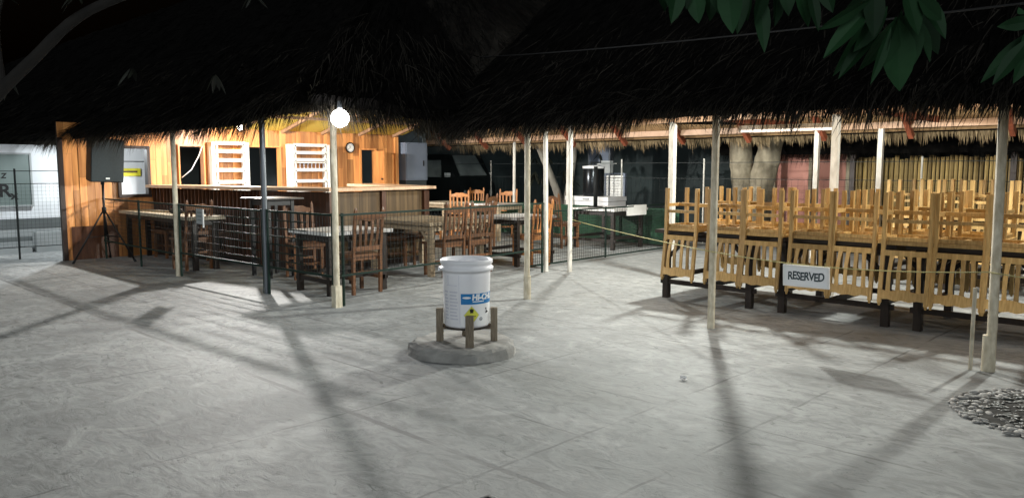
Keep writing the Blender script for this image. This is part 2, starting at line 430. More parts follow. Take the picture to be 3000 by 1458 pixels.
for (x, y, m) in ((-10.94, 4.5, 'post'), (-8.62, 4.6, 'greypost'), (-7.2, 4.66, 'post'), (-13.6, 4.5, 'post'), (-16.6, 4.5, 'post'), (-7.3, 8.7, 'whitepost')):
    if x == -13.6: continue
    p = MB(); p.tube([(x, y, 0), (x, y, 2.14)], .034, 12)
    if x == -7.2: p.box((x, y, .12), (.082, .082, .24))
    loc(p.build('post', m, barhut), barhut)
eb = MB(); eb.beam((-16.6, 4.58, 2.16), (-7.1, 4.58, 2.16), .07, .10)
loc(eb.build('eave_beam', 'ceilbatten', barhut), barhut)
eb = MB(); eb.beam((-7.2, 4.66, 2.2), (-7.2, 8.7, 2.2), .07, .10)
loc(eb.build('eave_beam', 'purlin', barhut), barhut)
for k in range(6):                        # rafters of the front slope seen from below near the corner
    x = -8.2 - k * 1.5
    r_ = MB(); r_.beam((x, 4.45, 2.14), (x, 8.0 if k > 1 else 5.0 + k, 2.14 + (3.55 if k > 1 else .55 + k) * SL), .06, .08)
    loc(r_.build('rafter', 'ceilbatten', barhut), barhut)

# ceiling panel above the bar
ceil = thing('plywood_ceiling', 'sloping yellow plywood ceiling with dark battens above the bar counter', 'ceiling', (-12.4, 7.8, 2.2))
cb = MB()
cb.add([(-14.05, 4.9, 2.24), (-10.4, 6.3, 3.15), (-10.4, 10.9, 3.15), (-14.05, 10.9, 2.24)], [(0, 1, 2, 3)])
cb.add([(-14.05, 4.9, 2.26), (-10.4, 6.3, 3.17), (-10.4, 10.9, 3.17), (-14.05, 10.9, 2.26)], [(3, 2, 1, 0)])
loc(cb.build('ceiling_panel', 'yellowceil', ceil), ceil)
for k in range(7):
    b_ = MB(); y = 5.2 + k * .9
    b_.beam((-14.0, y, 2.21), (-10.45 - max(0, 6.3 - y) * 2.2, y, 3.10 - max(0, 6.3 - y) * .55), .05, .06); loc(b_.build('batten', 'ceilbatten', ceil), ceil)
for x, z in ((-13.0, 2.43), (-11.8, 2.73)):
    b_ = MB(); b_.beam((x, 5.0 + (x + 14) * .45, z), (x, 10.85, z), .05, .05); loc(b_.build('cross_batten', 'purlin', ceil), ceil)

# ================================================================== right-hand pavilion over the stacked chairs
rh = thing('thatched_pavilion', 'dark palm-thatched pavilion on slim cream and white posts over the stacked yellow chairs', 'pavilion', (-3.0, 9.6, 0))
XB0, XB1, YB0, YB1, ZB = -7.15, 5.0, 6.1, 13.1, 1.96
HB = (YB1 - YB0) / 2
roof = MB(); blades = MB()
def waveB(p): return .03 * math.sin(p.x * 1.3) + .02 * math.sin(p.x * 3.1 + 1)
rb0, rb1 = (XB0, YB0 + HB, ZB + HB * SL), (XB1, YB0 + HB, ZB + HB * SL)
pm, nrm = patch((XB0, YB0, ZB), (XB1, YB0, ZB), rb0, rb1, 48, 14, .16, waveB)
roof.add(pm.v, pm.f); shingle(blades, (XB0, YB0, ZB), (XB1, YB0, ZB), rb0, rb1, nrm, .16, 9000, zf=waveB, v_pow=1.5)
XC0 = -17.2                                # the far slope runs on behind the bar
pm, nrm = patch((XB0, YB1, ZB + .1), (XB1, YB1, ZB + .1), rb0, rb1, 40, 8, .10)
roof.add(pm.v, pm.f)
pm, nrm = patch((XC0, YB1, ZB + .1), (XB0, YB1, ZB + .1), (XC0, 11.4, 3.36), (XB0, 11.4, 3.36), 30, 4, .06)
roof.add(pm.v, pm.f)
roof.add(blades.v, blades.f)
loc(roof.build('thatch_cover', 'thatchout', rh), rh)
sb = MB(); shingle(sb, (XB0, YB0, ZB), (XB1 - 2, YB0, ZB), (XB0, YB0 + 1.6, ZB + 1.6 * SL), (XB1 - 2, YB0 + 1.6, ZB + 1.6 * SL), Vector((0, -SL, 1)).normalized(), .16, 4200, L=(.2, .5), w=(.006, .014), zf=waveB, v_pow=2.6, spread=.22)
loc(sb.build('thatch_strands', 'strand', rh), rh)
ln_ = MB()
o_ = .012
zl = lambda y: ZB + .1 + (YB1 - y) * (HB * SL - .1) / HB - .02
ln_.add([(-7.1, YB1 - .05, zl(YB1 - .05)), (XB1, YB1 - .05, zl(YB1 - .05)), (XB1, YB0 + HB, zl(YB0 + HB)), (-7.1, YB0 + HB, zl(YB0 + HB))], [(0, 1, 2, 3)])
ln_.add([(XC0, YB1 - .05, zl(YB1 - .05)), (-7.1, YB1 - .05, zl(YB1 - .05)), (-7.1, 11.4, zl(11.4)), (XC0, 11.4, zl(11.4))], [(0, 1, 2, 3)])
ln_.add([(XB0, YB0 + .05, ZB + .0), (XB1, YB0 + .05, ZB + .0), (XB1, YB0 + HB, ZB + HB * SL - .05), (XB0, YB0 + HB, ZB + HB * SL - .05)], [(0, 1, 2, 3)])
loc(ln_.build('palm_lining', 'lining', rh), rh)
fr = MB()
fringe(fr, (XB0, YB0, ZB), (XB1 - 2, YB0, ZB), (0, 1, SL), (0, -1, 0), 8200, zf=waveB, L=(.10, .27))
loc(fr.build('thatch_fringe', 'fringe', rh), rh)
fr = MB()
fringe(fr, (XC0 + 2.2, YB1 + .10, ZB + .10), (XB1 - 2, YB1 + .10, ZB + .15), (0, -1, SL), (0, 1, 0), 4200, L=(.08, .24), w=(.010, .026), back=.12, hang=(.9, 1.8), thick=.05)
f2 = loc(fr.build('thatch_fringe', 'drythatch', rh), rh)
f2['label'] = 'pale dry thatch ends along the far eave'
for (x, y, m) in ((-6.09, 6.5, 'post'), (-3.71, 6.5, 'post'), (-1.43, 6.55, 'post'),
                  (-7.56, 8.45, 'whitepost'), (-5.84, 9.1, 'whitepost'), (-3.65, 9.1, 'whitepost'), (-1.4, 9.1, 'whitepost'),
                  (-12.45, 12.85, 'whitepost'), (-10.85, 12.85, 'whitepost'), (-5.46, 12.85, 'whitepost'), (-4.45, 12.85, 'whitepost'), (-2.4, 12.85, 'whitepost')):
    p = MB(); w = .062
    if y < 7 or x < -7:
        p.tube([(x + rnd.uniform(-.02, .02), y, 0), (x, y, 2.1)], .034, 12)
        if x in (-6.09, -1.43): p.tube([(x, y, 0), (x, y, .27)], .043, 12)
    else: p.box((x, y, 1.06), (.075, .075, 2.12))
    loc(p.build('post', m, rh), rh)
# steel pipe strapped beside the nearest post
p = MB(); p.tube([(-1.53, 6.50, 0), (-1.53, 6.50, .62)], .014, 8); loc(p.build('pipe_stub', 'post', rh), rh)
for (x0, x1, y, z, m) in ((XB0, 4.5, 6.55, 2.12, 'purlin'), (-7.5, 4.5, 9.1, 2.16, 'purlin'), (XC0 + .5, 4.5, 12.85, 2.17, 'purlin')):
    b_ = MB(); b_.beam((x0, y, z), (x1, y, z), .07, .10); loc(b_.build('beam', m, rh), rh)
for k in range(7):
    y = 12.3 - k * .42; z = ZB + .1 + (YB1 - y) * (HB * SL - .1) / HB - .045
    b_ = MB(); b_.beam((XC0 + .5 if k < 2 else -7.0, y, z), (4.5, y, z), .05, .045); loc(b_.build('purlin', 'purlin' if k % 2 else 'rafter', rh), rh)
k = 0; x = XC0 + 1.0
while x < 4:
    b_ = MB(); b_.beam((x, 13.0, ZB + .03), ((x, 9.7, ZB + HB * SL - .18) if x > -7 else (x, 11.6, 3.1)), .07, .09); loc(b_.build('rafter', 'rafter', rh), rh)
    x += 1.35
for x in (-5.84, -3.65, -1.4, .9):
    b_ = MB(); b_.beam((x, 6.5, 2.23), (x, 12.9, 2.23), .06, .09); loc(b_.build('tie_beam', 'rafter', rh), rh)

# ================================================================== lamps
def lamp_light(parent, loc_, power, col, radius, mode='Mix', flat=.13):
    l = bpy.data.lights.new('lamp_light', 'POINT'); l.energy = power; l.color = col; l.shadow_soft_size = radius
    l.use_nodes = True; nt = l.node_tree
    em = nt.nodes['Emission']; fo = nt.nodes.new('ShaderNodeLightFalloff')
    fo.inputs['Strength'].default_value = 1.0; fo.inputs['Smooth'].default_value = .5
    if mode == 'Mix':                      # between a linear and an even fall-off, like the phone's night exposure
        ml = nt.nodes.new('ShaderNodeMath'); ml.operation = 'MULTIPLY_ADD'; ml.inputs[1].default_value = flat
        nt.links.new(fo.outputs['Constant'], ml.inputs[0]); nt.links.new(fo.outputs['Linear'], ml.inputs[2])
        nt.links.new(ml.outputs[0], em.inputs['Strength'])
    else: nt.links.new(fo.outputs[mode], em.inputs['Strength'])
    o = bpy.data.objects.new('lamp_light', l); COL.objects.link(o); o.parent = parent; o.location = loc_
    return o
bulb = thing('light_bulb', 'glaring white bulb hanging at the top of the corner post of the bar pavilion', 'lamp', tuple(Vector((0, 0, 1.5)) + Vector((cw(-.2185, 1).x, cw(-.2185, 1).y, .0635)) * 7.95))
b_ = MB(); b_.ball((0, 0, 0), .09, 20, 12); b_.build('globe', 'lampglow', bulb, True)
b_ = MB(); b_.lathe([(.0, .17), (.022, .17), (.026, .10), (.02, .095), (0, .095)], 16); b_.build('socket', 'greypost', bulb)
lamp_light(bulb, (.0, -.0, -.13), 20, (.95, .98, 1.0), .06)

def batten(name, label, locn, rot, L, power, col, glow='tubeglow'):
    t = thing(name, label, 'lamp', locn, rot, 'fluorescent battens under the right pavilion')
    b_ = MB(); b_.box((0, 0, .035), (L, .06, .05)); b_.build('housing', 'white', t)
    b_ = MB(); b_.tube([(-L / 2 + .03, 0, -.012), (L / 2 - .03, 0, -.012)], .014, 8); b_.build('tube', glow, t, True)
    for s in (-1, 1):
        b_ = MB(); b_.box((s * (L / 2 - .015), 0, -.008), (.03, .04, .035)); b_.build('end_cap', 'white', t)
    for s in (-.3, .3):
        b_ = MB(); b_.tube([(s, 0, .06), (s, 0, .21)], .006, 6); b_.build('hanger', 'blackwire', t)
    lamp_light(t, (0, 0, -.10), power, col, .065, 'Linear')
    return t
batten('tube_light', 'white fluorescent batten hanging over the far side of the stacked yellow chairs', (-4.5, 9.6, 2.0), R(8), 1.2, 0.0, (1, .95, .84))
batten('tube_light', 'fluorescent batten high over the gap beside the left end of the stacked chairs', (-5.15, 8.75, 2.36), 0, 1.2, 172, (.98, 1, .93))
batten('tube_light', 'fluorescent batten high over the right end of the stacked chairs', (-1.43, 8.75, 2.36), 0, 1.2, 172, (.98, 1, .93))

batten('tube_light', 'fluorescent batten high over the far tables of the bar area', (-8.3, 10.3, 2.46), 0, 1.2, 85, (.98, 1, .93))

# ================================================================== bar: plank wall
WX = -14.1
bw = thing('wooden_wall', 'honey-varnished plank wall behind the bar with dark openings and a small door', 'wall', (WX, 7.3, 0))
def P_(mb, name, m, par, root, smooth=False): return loc(mb.build(name, m, par, smooth), root)
segs = [(3.95, 4.85, 0, 2.25), (4.85, 5.35, 0, 1.04), (4.85, 5.35, 1.88, 2.25), (5.35, 5.87, 0, 2.25), (5.87, 6.34, 0, 1.0), (5.87, 6.34, 1.92, 2.25),
        (6.34, 7.16, 0, 2.25), (7.16, 7.88, 0, 1.0), (7.16, 7.88, 1.93, 2.25), (7.88, 8.93, 0, 2.25), (8.93, 9.2, 0, 1.0), (8.93, 9.2, 1.93, 2.25),
        (9.2, 9.76, 0, 2.25), (9.76, 10.16, 1.92, 2.25), (10.16, 10.72, 0, 2.25)]
pl = MB()
for (y0, y1, z0, z1) in segs:
    y = y0
    while y < y1 - .005:
        w = min(rnd.uniform(.09, .15), y1 - y)
        if y1 - (y + w) < .04: w = y1 - y
        zz = z0
        cuts = [z1] if z1 - z0 < 1 else [z0 + rnd.uniform(.5, .9) * (z1 - z0), z1]
        for zc in cuts:
            dx = rnd.uniform(-.004, .004)
            pl.span((WX - .012 + dx, y + .002, zz), (WX + .012 + dx, y + w - .002, zc - .002)); zz = zc
        y += w
P_(pl, 'planks', 'plank', bw, bw)
bk = MB(); 
for (y0, y1, z0, z1) in segs: bk.span((WX - .06, y0, z0), (WX - .025, y1, z1))
P_(bk, 'backing', 'plankdark', bw, bw)
def frame(y0, y1, z0, z1, m, name, w=.05, sill=True, d=.05):
    f = MB(); x = WX + .015
    f.span((x - .09, y0 - w, z0), (x + d, y0, z1 + w)); f.span((x - .09, y1, z0), (x + d, y1 + w, z1 + w))
    f.span((x - .09, y0, z1), (x + d - .004, y1, z1 + w))
    if sill: f.span((x - .09, y0 - w, z0 - w), (x + d + .02, y1 + w, z0))
    return P_(f, name, m, bw, bw)
frame(4.88, 5.32, 1.06, 1.84, 'plankdark', 'window_frame', .05)
frame(5.89, 6.32, 1.0, 1.90, 'plank', 'window_frame', .03)
frame(7.18, 7.86, 1.0, 1.91, 'plank', 'window_frame', .025)
frame(8.95, 9.18, 1.0, 1.91, 'plank', 'window_frame', .025)
frame(9.78, 10.14, 0, 1.90, 'plank', 'door_frame', .035, False)
dr = MB(); dr.box((WX + .22, 10.13, .95), (.38, .035, 1.86)); dr = P_(dr, 'door', 'plank', bw, bw)
kn = MB(); kn.ball((WX + .36, 10.09, 1.28), .022); kn = kn.build('door_handle', 'blackmetal', dr, True)
pz = MB(); pz.box((WX + .02, 3.97, 1.0), (.08, .07, 2.0)); P_(pz, 'corner_post', 'plankdark', bw, bw)
pz = MB(); pz.box((WX + .02, 10.72, 1.1), (.10, .09, 2.2)); P_(pz, 'corner_post', 'plank', bw, bw)
dk = MB(); dk.span((WX + .014, 4.08, 0), (WX + .020, 4.80, .55)); dk = P_(dk, 'skirting_board', 'counterdark', bw, bw); dk['label'] = 'dark reddish boards at the foot of the wall'

# dark room behind the bar
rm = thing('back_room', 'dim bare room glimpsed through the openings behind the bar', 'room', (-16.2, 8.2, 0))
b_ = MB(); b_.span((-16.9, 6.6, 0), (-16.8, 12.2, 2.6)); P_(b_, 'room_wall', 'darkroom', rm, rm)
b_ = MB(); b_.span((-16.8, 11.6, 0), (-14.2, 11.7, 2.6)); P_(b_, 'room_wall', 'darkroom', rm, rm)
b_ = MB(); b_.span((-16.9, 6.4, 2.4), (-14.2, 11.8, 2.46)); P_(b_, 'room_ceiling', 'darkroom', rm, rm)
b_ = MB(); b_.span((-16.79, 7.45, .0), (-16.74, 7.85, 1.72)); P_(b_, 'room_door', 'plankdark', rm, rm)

# white shelves
def shelf(y0, y1, label, levels, rack=None):
    t = thing('wall_shelf', label, 'shelf', (WX + .14, (y0 + y1) / 2, 1.0), 0, 'white shelves on the bar wall')
    W = y1 - y0; x0, x1 = -.10, .10
    for s in (-1, 1):
        b_ = MB(); b_.box((0, s * (W / 2 - .03), .49), (.2, .06, .98)); b_.build('upright', 'shelfwhite', t)
        b_ = MB(); b_.box((.09, s * (W / 2 - .10), .49), (.02, .03, .98)); b_.build('rail', 'shelfwhite', t)
    for z in levels:
        b_ = MB(); b_.box((0, 0, z - 1.0), (.2, W - .124, .03)); b_.build('shelf_board', 'shelfwhite', t)
        b_ = MB(); b_.box((.095, 0, z - .968), (.012, W - .124, .028)); b_.build('lip', 'shelfwhite', t)
    if rack:
        b_ = MB(); b_.box((0.02, 0, rack - 1.0), (.16, W - .124, .02)); b_.build('glass_rack', 'shelfwhite', t)
        for k in range(8):
            y = -W / 2 + .13 + k * (W - .26) / 7
            b_ = MB(); b_.lathe([(.004, 0), (.006, -.015), (.028, -.02), (.006, -.03), (.006, -.09), (.030, -.14), (.032, -.17)], 8, (.05, y, rack - 1.01))
            b_.build('hanging_goblet', 'labelgrey', t, True)
    return t
shelf(6.40, 7.12, 'overlit empty white shelf rack on the bar wall, left of the wide dark opening', (1.06, 1.24, 1.46, 1.64, 1.80, 1.95))
shelf(8.00, 8.88, 'white shelf rack with hanging glasses on the bar wall, beside the lamp post', (1.06, 1.24, 1.46, 1.66, 1.80, 1.95), 1.62)

ck = thing('wall_clock', 'round white-faced clock with a black rim on the plank wall', 'clock', (WX + .035, 9.50, 1.94))
b_ = MB(); rim = []
for k in range(28): t = 2 * PI * k / 28; rim.append((0, math.cos(t), math.sin(t)))
vs = []; fs = []
for (r, x) in ((.105, 0), (.115, .02), (.105, .035), (.09, .03)):
    vs += [(x, p[1] * r, p[2] * r) for p in rim]
for j in range(3):
    for k in range(28): fs.append((j * 28 + k, j * 28 + (k + 1) % 28, (j + 1) * 28 + (k + 1) % 28, (j + 1) * 28 + k))
b_.add(vs, fs); b_.build('rim', 'black', ck, True)
b_ = MB(); b_.prism([(.012, p[1] * .095, p[2] * .095) for p in rim], (.006, 0, 0)); b_.build('face', 'clockface', ck)
for a, l in ((R(100), .05), (R(215), .07)):
    b_ = MB(); b_.beam((.022, 0, 0), (.022, math.cos(a) * l, math.sin(a) * l), .004, .007, (1, 0, 0)); b_.build('hand', 'black', ck)
for k in range(12):
    a = 2 * PI * k / 12; b_ = MB(); b_.beam((.021, math.cos(a) * .072, math.sin(a) * .072), (.021, math.cos(a) * .084, math.sin(a) * .084), .003, .006, (1, 0, 0)); b_.build('hour_mark', 'black', ck)

# hanging white cable across the left opening
b_ = MB(); b_.tube([(WX + .07, 6.30, 1.90), (WX + .08, 6.22, 1.72), (WX + .08, 6.08, 1.48), (WX + .08, 5.90, 1.34)], .009, 6)
tag(b_.build('cable', 'white', smooth=True), 'thin white cable slung across the leftmost dark opening behind the bar', 'cable')

# grey metal cabinet at the right end of the wall
gc = thing('metal_cabinet', 'blue-grey metal cabinet standing at the right end of the plank wall', 'cabinet', (-14.15, 11.15, 0))
b_ = MB(); b_.box((0, 0, 1.66), (.55, .62, .84)); b_.build('body', 'bluegrey', gc)
b_ = MB(); b_.box((.285, -.02, 1.66), (.02, .54, .78)); dd = b_.build('door', 'bluegrey', gc)
b_ = MB(); b_.box((.305, .18, 1.62), (.02, .02, .12)); b_.build('handle', 'blackmetal', dd)
b_ = MB(); b_.box((0, 0, .62), (.5, .58, 1.24)); b_.build('stand', 'darkroom', gc)

# bar counter
bc = thing('bar_counter', 'long wooden bar counter with a pale polished top and bamboo-slat front', 'counter', (-10.5, 7.0, 0))
path = [Vector((-14.06, 5.42, 0)), Vector((-9.72, 6.22, 0)), Vector((-9.95, 8.15, 0)), Vector((-12.4, 8.75, 0))]
HC = 1.22
def off(pth, d):
    out = []
    for i, p in enumerate(pth):
        ds = []
        if i > 0: ds.append((p - pth[i - 1]).normalized())
        if i < len(pth) - 1: ds.append((pth[i + 1] - p).normalized())
        ns = [Vector((-q.y, q.x, 0)) for q in ds]; n = sum(ns, Vector()) / len(ns); n /= n.length_squared if n.length_squared > .2 else 1
        out.append(p + n * d)
    return out
outr, inr = off(path, -.16), off(path, .40)
b_ = MB(); n = len(path)
vs = [p + Vector((0, 0, HC - .045)) for p in outr + inr] + [p + Vector((0, 0, HC)) for p in outr + inr]
fs = []
for i in range(n - 1):
    fs += [(i, i + 1, n + i + 1, n + i)[::-1], (2 * n + i, 2 * n + i + 1, 3 * n + i + 1, 3 * n + i), (i, i + 1, 2 * n + i + 1, 2 * n + i), (n + i, 3 * n + i, 3 * n + i + 1, n + i + 1)]
fs += [(0, n, 3 * n, 2 * n), (n - 1, 3 * n - 1, 4 * n - 1, 2 * n - 1)]
b_.add(vs, fs); P_(b_, 'counter_top', 'countertop', bc, bc)
for i in range(3):
    a, c = path[i], path[i + 1]; d = (c - a).normalized(); L_ = (c - a).length; nn = Vector((d.y, -d.x, 0))
    core = MB(); core.beam(a + Vector((0, 0, HC / 2 - .03)) - nn * .03, c + Vector((0, 0, HC / 2 - .03)) - nn * .03, .04, HC - .07); P_(core, 'core_board', 'plankdark', bc, bc)
    sl = MB(); s = .0
    while s < L_ - .03:
        w = .022 if (i > 0 or s > 2.9) else .10
        sl.beam(a + d * (s + w / 2) + nn * .004 + Vector((0, 0, .10)), a + d * (s + w / 2) + nn * .004 + Vector((0, 0, HC - .06)), w * .9, .02, tuple(d))
        s += w
    o = P_(sl, 'front_slats', 'bamboo' if i else 'counterdark', bc, bc)
    kb = MB(); kb.beam(a + nn * .01 + Vector((0, 0, .05)), c + nn * .01 + Vector((0, 0, .05)), .05, .10); P_(kb, 'kick_board', 'plankdark', bc, bc)
for p, w in ((path[1], .10), (path[2], .10), (lerp(path[1], path[2], .52), .07), (lerp(path[0], path[1], .66), .07)):
    b_ = MB(); b_.box((p.x + .035, p.y - .02, HC / 2 - .03), (w, w, HC - .07)); P_(b_, 'pilaster', 'counterdark', bc, bc)

# bar lamp (its bulb is tucked up behind the eave)
bl = thing('light_bulb', 'bright bulb over the bar that burns out the left white shelf', 'lamp', (-13.05, 6.55, 2.22))
b_ = MB(); b_.ball((0, 0, 0), .05, 16, 10); b_.build('globe', 'lampglow', bl, True)
b_ = MB(); b_.lathe([(.0, .13), (.02, .13), (.024, .045), (0, .045)], 12); b_.build('socket', 'white', bl)
b_ = MB(); b_.tube([(0, 0, .12), (0, 0, .24)], .005, 6); b_.build('cord', 'black', bl)
lamp_light(bl, (0, 0, -.07), 285, (1, .97, .92), .06, 'Mix', .02)

# ================================================================== loudspeaker on its tripod
def tripod():
    t = thing('speaker_stand', 'black tripod speaker stand with splayed legs in front of the plank wall', 'stand', (-13.55, 4.42, 0))
    b_ = MB(); b_.tube([(0, 0, .42), (0, 0, 1.29)], .02, 10); b_.build('pole', 'blackmetal', t, True)
    b_ = MB(); b_.tube([(0, 0, .78), (0, 0, .88)], .035, 10); b_.build('collar', 'black', t, True)
    b_ = MB(); b_.ball((.045, 0, .83), .02); b_.build('knob', 'black', t, True)
    for k in range(3):
        a = R(35 + 120 * k); f = Vector((math.cos(a), math.sin(a), 0))
        b_ = MB(); b_.tube([f * .03 + Vector((0, 0, .80)), f * .50 + Vector((0, 0, .03))], .014, 8); lg = b_.build('leg', 'blackmetal', t, True)
        b_ = MB(); b_.tube([f * .49 + Vector((0, 0, .045)), f * .52 + Vector((0, 0, 0))], .019, 8); b_.build('rubber_foot', 'black', lg)
        b_ = MB(); b_.tube([Vector((0, 0, .42)), f * .27 + Vector((0, 0, .40))], .008, 6); b_.build('brace', 'blackmetal', t)
    return t
tripod()
sp = thing('loudspeaker', 'large black loudspeaker tilted on its tripod under the left eave', 'speaker', (-13.55, 4.42, 1.30))
sp.rotation_euler = (R(-2), R(5), R(1))
b_ = MB()
b_.prism([(-.24, -.17, 0), (.2, -.245, 0), (.2, .245, 0), (-.24, .17, 0)], (0, 0, .68)); b_.build('cabinet', 'black', sp)
b_ = MB(); b_.span((.201, -.24, .02), (.222, .24, .66)); gr = b_.build('grille', 'speaker', sp)
b_ = MB(); b_.span((.2225, -.03, .05), (.226, .03, .075)); b_.build('badge', 'white', sp)
b_ = MB(); b_.tube([(0, 0, -.06), (0, 0, .03)], .03, 10); b_.build('pole_socket', 'black', sp)

# ================================================================== furniture
def make_chair(m, label, cat='chair', group=None):
    arch = .010 if m == 'honey' else .040; c0 = .972 if m == 'honey' else .945
    t = thing('wooden_chair', label, cat, group=group)
    S = .445; W = .215; D = .20; q = .037
    b_ = MB(); b_.box((0, .01, S + .0175), (.44, .43, .035)); b_.build('seat', m, t)
    ap = MB()
    ap.box((0, D - .02, S - .02), (.37, .022, .035)); ap.box((0, -D + .02, S - .02), (.37, .022, .035))
    for s in (-1, 1): ap.box((s * (W - .03), 0, S - .02), (.022, .33, .035))
    ap.box((0, 0, S - .012), (.035, .34, .02)); ap.build('apron', m, t)
    for s in (-1, 1):
        b_ = MB(); b_.box((s * (W - .03), D - .02, S / 2 - .001), (q, q, S - .004)); b_.build('leg', m, t)
        b_ = MB(); x = s * (W - .02)
        b_.beam((x, -D + .0, 0), (x, -D - .008, S + .04), q, q, (0, 1, 0)); b_.beam((x, -D - .008, S + .03), (x, -D - .075, 1.012), q * .95, q * .8, (0, 1, 0))
        b_.box((x, -D - .077, 1.026), (q * .7, q * .7, .03), None, .5)
        b_.build('leg', m, t)
        b_ = MB(); b_.box((s * (W - .028), 0, .19), (.02, .37, .035)); b_.build('stretcher', m, t)
    b_ = MB(); b_.box((0, .03, .19), (.36, .022, .035)); b_.build('stretcher', m, t)
    b_ = MB(); b_.box((0, -D, .26), (.36, .02, .032)); b_.build('stretcher', m, t)
    yb = lambda z: -D - .012 - (z - S) * .12
    z0 = .552; b_ = MB(); b_.box((0, yb(z0), z0), (.36, .022, .05)); b_.build('back_rail', m, t)
    # crest: arched board, a shallow scallop on its lower edge
    n = 12; top = [(-.185 + .37 * i / n, c0 + arch * math.sin(PI * i / n) ** 1.0 + .006 * math.cos(6 * PI * i / n)) for i in range(n + 1)]
    bot = [(-.185 + .37 * i / n, .890 + .010 * math.sin(3 * PI * i / n)) for i in range(n + 1)]
    b_ = MB(); vs = []; fs = []
    for dy in (-.011, .011):
        for (x, z) in bot + top: vs.append((x, yb(z) + dy - .012 * math.cos(x / .185 * PI / 2) + .0, z))
    k = n + 1
    for i in range(n):
        fs += [(i, i + 1, k + i + 1, k + i), (2 * k + i, 3 * k + i, 3 * k + i + 1, 2 * k + i + 1), (k + i, k + i + 1, 3 * k + i + 1, 3 * k + i), (i, 2 * k + i, 2 * k + i + 1, i + 1)]
    fs += [(0, k, 3 * k, 2 * k), (n, 2 * k + n, 3 * k + n, k + n)]
    b_.add(vs, fs); b_.build('crest_rail', m, t)
    for j in range(4):
        x0 = -.123 + j * .082; cx = x0 * .9
        b_ = MB(); prev = None
        for i in range(7):
            a = i / 6; z = z0 + .02 + a * (.335)
            x = lerp(cx, x0 * 1.04, a) + (.005 * math.sin(PI * a)) * (1 if x0 > 0 else -1); y = yb(z) - .014 * math.sin(PI * a)
            w = .040 if i in (0, 6) else .034
            row = [(x - w / 2, y - .007, z), (x + w / 2, y - .007, z), (x + w / 2, y + .007, z), (x - w / 2, y + .007, z)]
            o0 = len(b_.v); b_.v += row
            if i == 0: b_.f.append((o0, o0 + 3, o0 + 2, o0 + 1))
            else:
                for e in range(4): b_.f.append((o0 - 4 + e, o0 - 4 + (e + 1) % 4, o0 + (e + 1) % 4, o0 + e))
            if i == 6: b_.f.append((o0, o0 + 1, o0 + 2, o0 + 3))
        b_.build('back_slat', m, t)
    return t
proto = {}
def chair(kind, x, y, z, rot, label, group, flip=False):
    if kind not in proto: o = proto[kind] = make_chair(kind, label)
    else: o = copy_tree(proto[kind])
    o.location = (x, y, z); o.rotation_euler = (0, PI if flip else 0, rot)
    return tag(o, label, 'chair', group)

def table(name, label, x0, x1, y0, y1, h, mtop, mleg, inset=.06, leg=.06, thick=.035, low=None, brace=False, group=None, apron=.08, n_leg=4):
    t = thing(name, label, 'table', ((x0 + x1) / 2, (y0 + y1) / 2, 0), 0, group)
    W, D = x1 - x0, y1 - y0
    b_ = MB(); b_.box((0, 0, h - thick / 2), (W, D, thick)); b_.build('tabletop', mtop, t)
    lx, ly = W / 2 - inset - leg / 2, D / 2 - inset - leg / 2
    for sx in (-1, 1):
        for sy in (-1, 1):
            b_ = MB(); b_.box((sx * lx, sy * ly, (h - thick) / 2 - .001), (leg, leg, h - thick - .002)); b_.build('leg', mleg, t)
    ap = MB()
    for sy in (-1, 1): ap.box((0, sy * ly, h - thick - apron / 2 - .002), (2 * lx - leg, .025, apron))
    for sx in (-1, 1): ap.box((sx * lx, 0, h - thick - apron / 2 - .002), (.025, 2 * ly - leg, apron))
    ap.build('apron', mleg, t)
    if low is not None:
        for sy in (-1, 1):
            b_ = MB(); b_.box((0, sy * ly, low), (2 * lx + .14, .045, .05)); b_.build('stretcher', mleg, t)
        b_ = MB(); b_.box((0, 0, low + .001), (.05, 2 * ly - .05, .05)); b_.build('stretcher', mleg, t)
        for sx in (-1, 1):
            b_ = MB(); b_.box((sx * lx, 0, low + .05), (.045, 2 * ly - leg, .05)); b_.build('stretcher', mleg, t)
    if brace:
        for sx in (-1, 1):
            for sy in (-1, 1):
                b_ = MB(); b_.beam((sx * lx, sy * ly * .97, h - .34), (sx * (lx - .24), sy * ly * .97, h - .10), .03, .04); b_.build('brace', mleg, t)
    return t

# ---- right pavilion: dark tables with yellow chairs stood on them upside down
TG = 'dark tables under the stacked chairs'
tr = [(-5.12, -3.86, 'leftmost dark table in the row carrying upturned yellow chairs'), (-3.70, -2.46, 'dark table behind the RESERVED sign carrying upturned yellow chairs'), (-2.38, -1.14, 'dark table beside the nearest post carrying upturned yellow chairs')]
for a, b2, lb in tr: table('dining_table', lb, a, b2, 7.64, 8.80, .80, 'darktop', 'darktable', .07, .07, .04, .19, True, TG)
tr2 = [(-3.6, -2.75, 'dark table of the rear row, left, half hidden by upturned chairs'), (-2.65, -1.4, 'dark table of the rear row, right, half hidden by upturned chairs')]
for a, b2, lb in tr2: table('dining_table', lb, a, b2, 10.55, 11.7, .88, 'darktop', 'darktable', .07, .07, .04, .19, True, TG)
ordn = ['first', 'second', 'third', 'fourth', 'fifth', 'sixth', 'seventh', 'eighth', 'ninth']
CG = 'upturned yellow chairs on the dark tables'
fx = [-4.72, -4.20, -3.77, -3.27, -2.83, -2.37, -1.95, -1.52]
fl = ['leftmost upturned yellow chair of the near row, at the free end of the tables',
      'upturned yellow chair of the near row half hidden behind the cream post',
      'upturned yellow chair of the near row just right of the cream post',
      'upturned yellow chair of the near row hanging behind the RESERVED sign',
      'upturned yellow chair of the near row just right of the RESERVED sign',
      'upturned yellow chair of the near row, second to the right of the RESERVED sign',
      'upturned yellow chair of the near row just left of the nearest post',
      'upturned yellow chair of the near row right of the nearest post, cut by the frame']
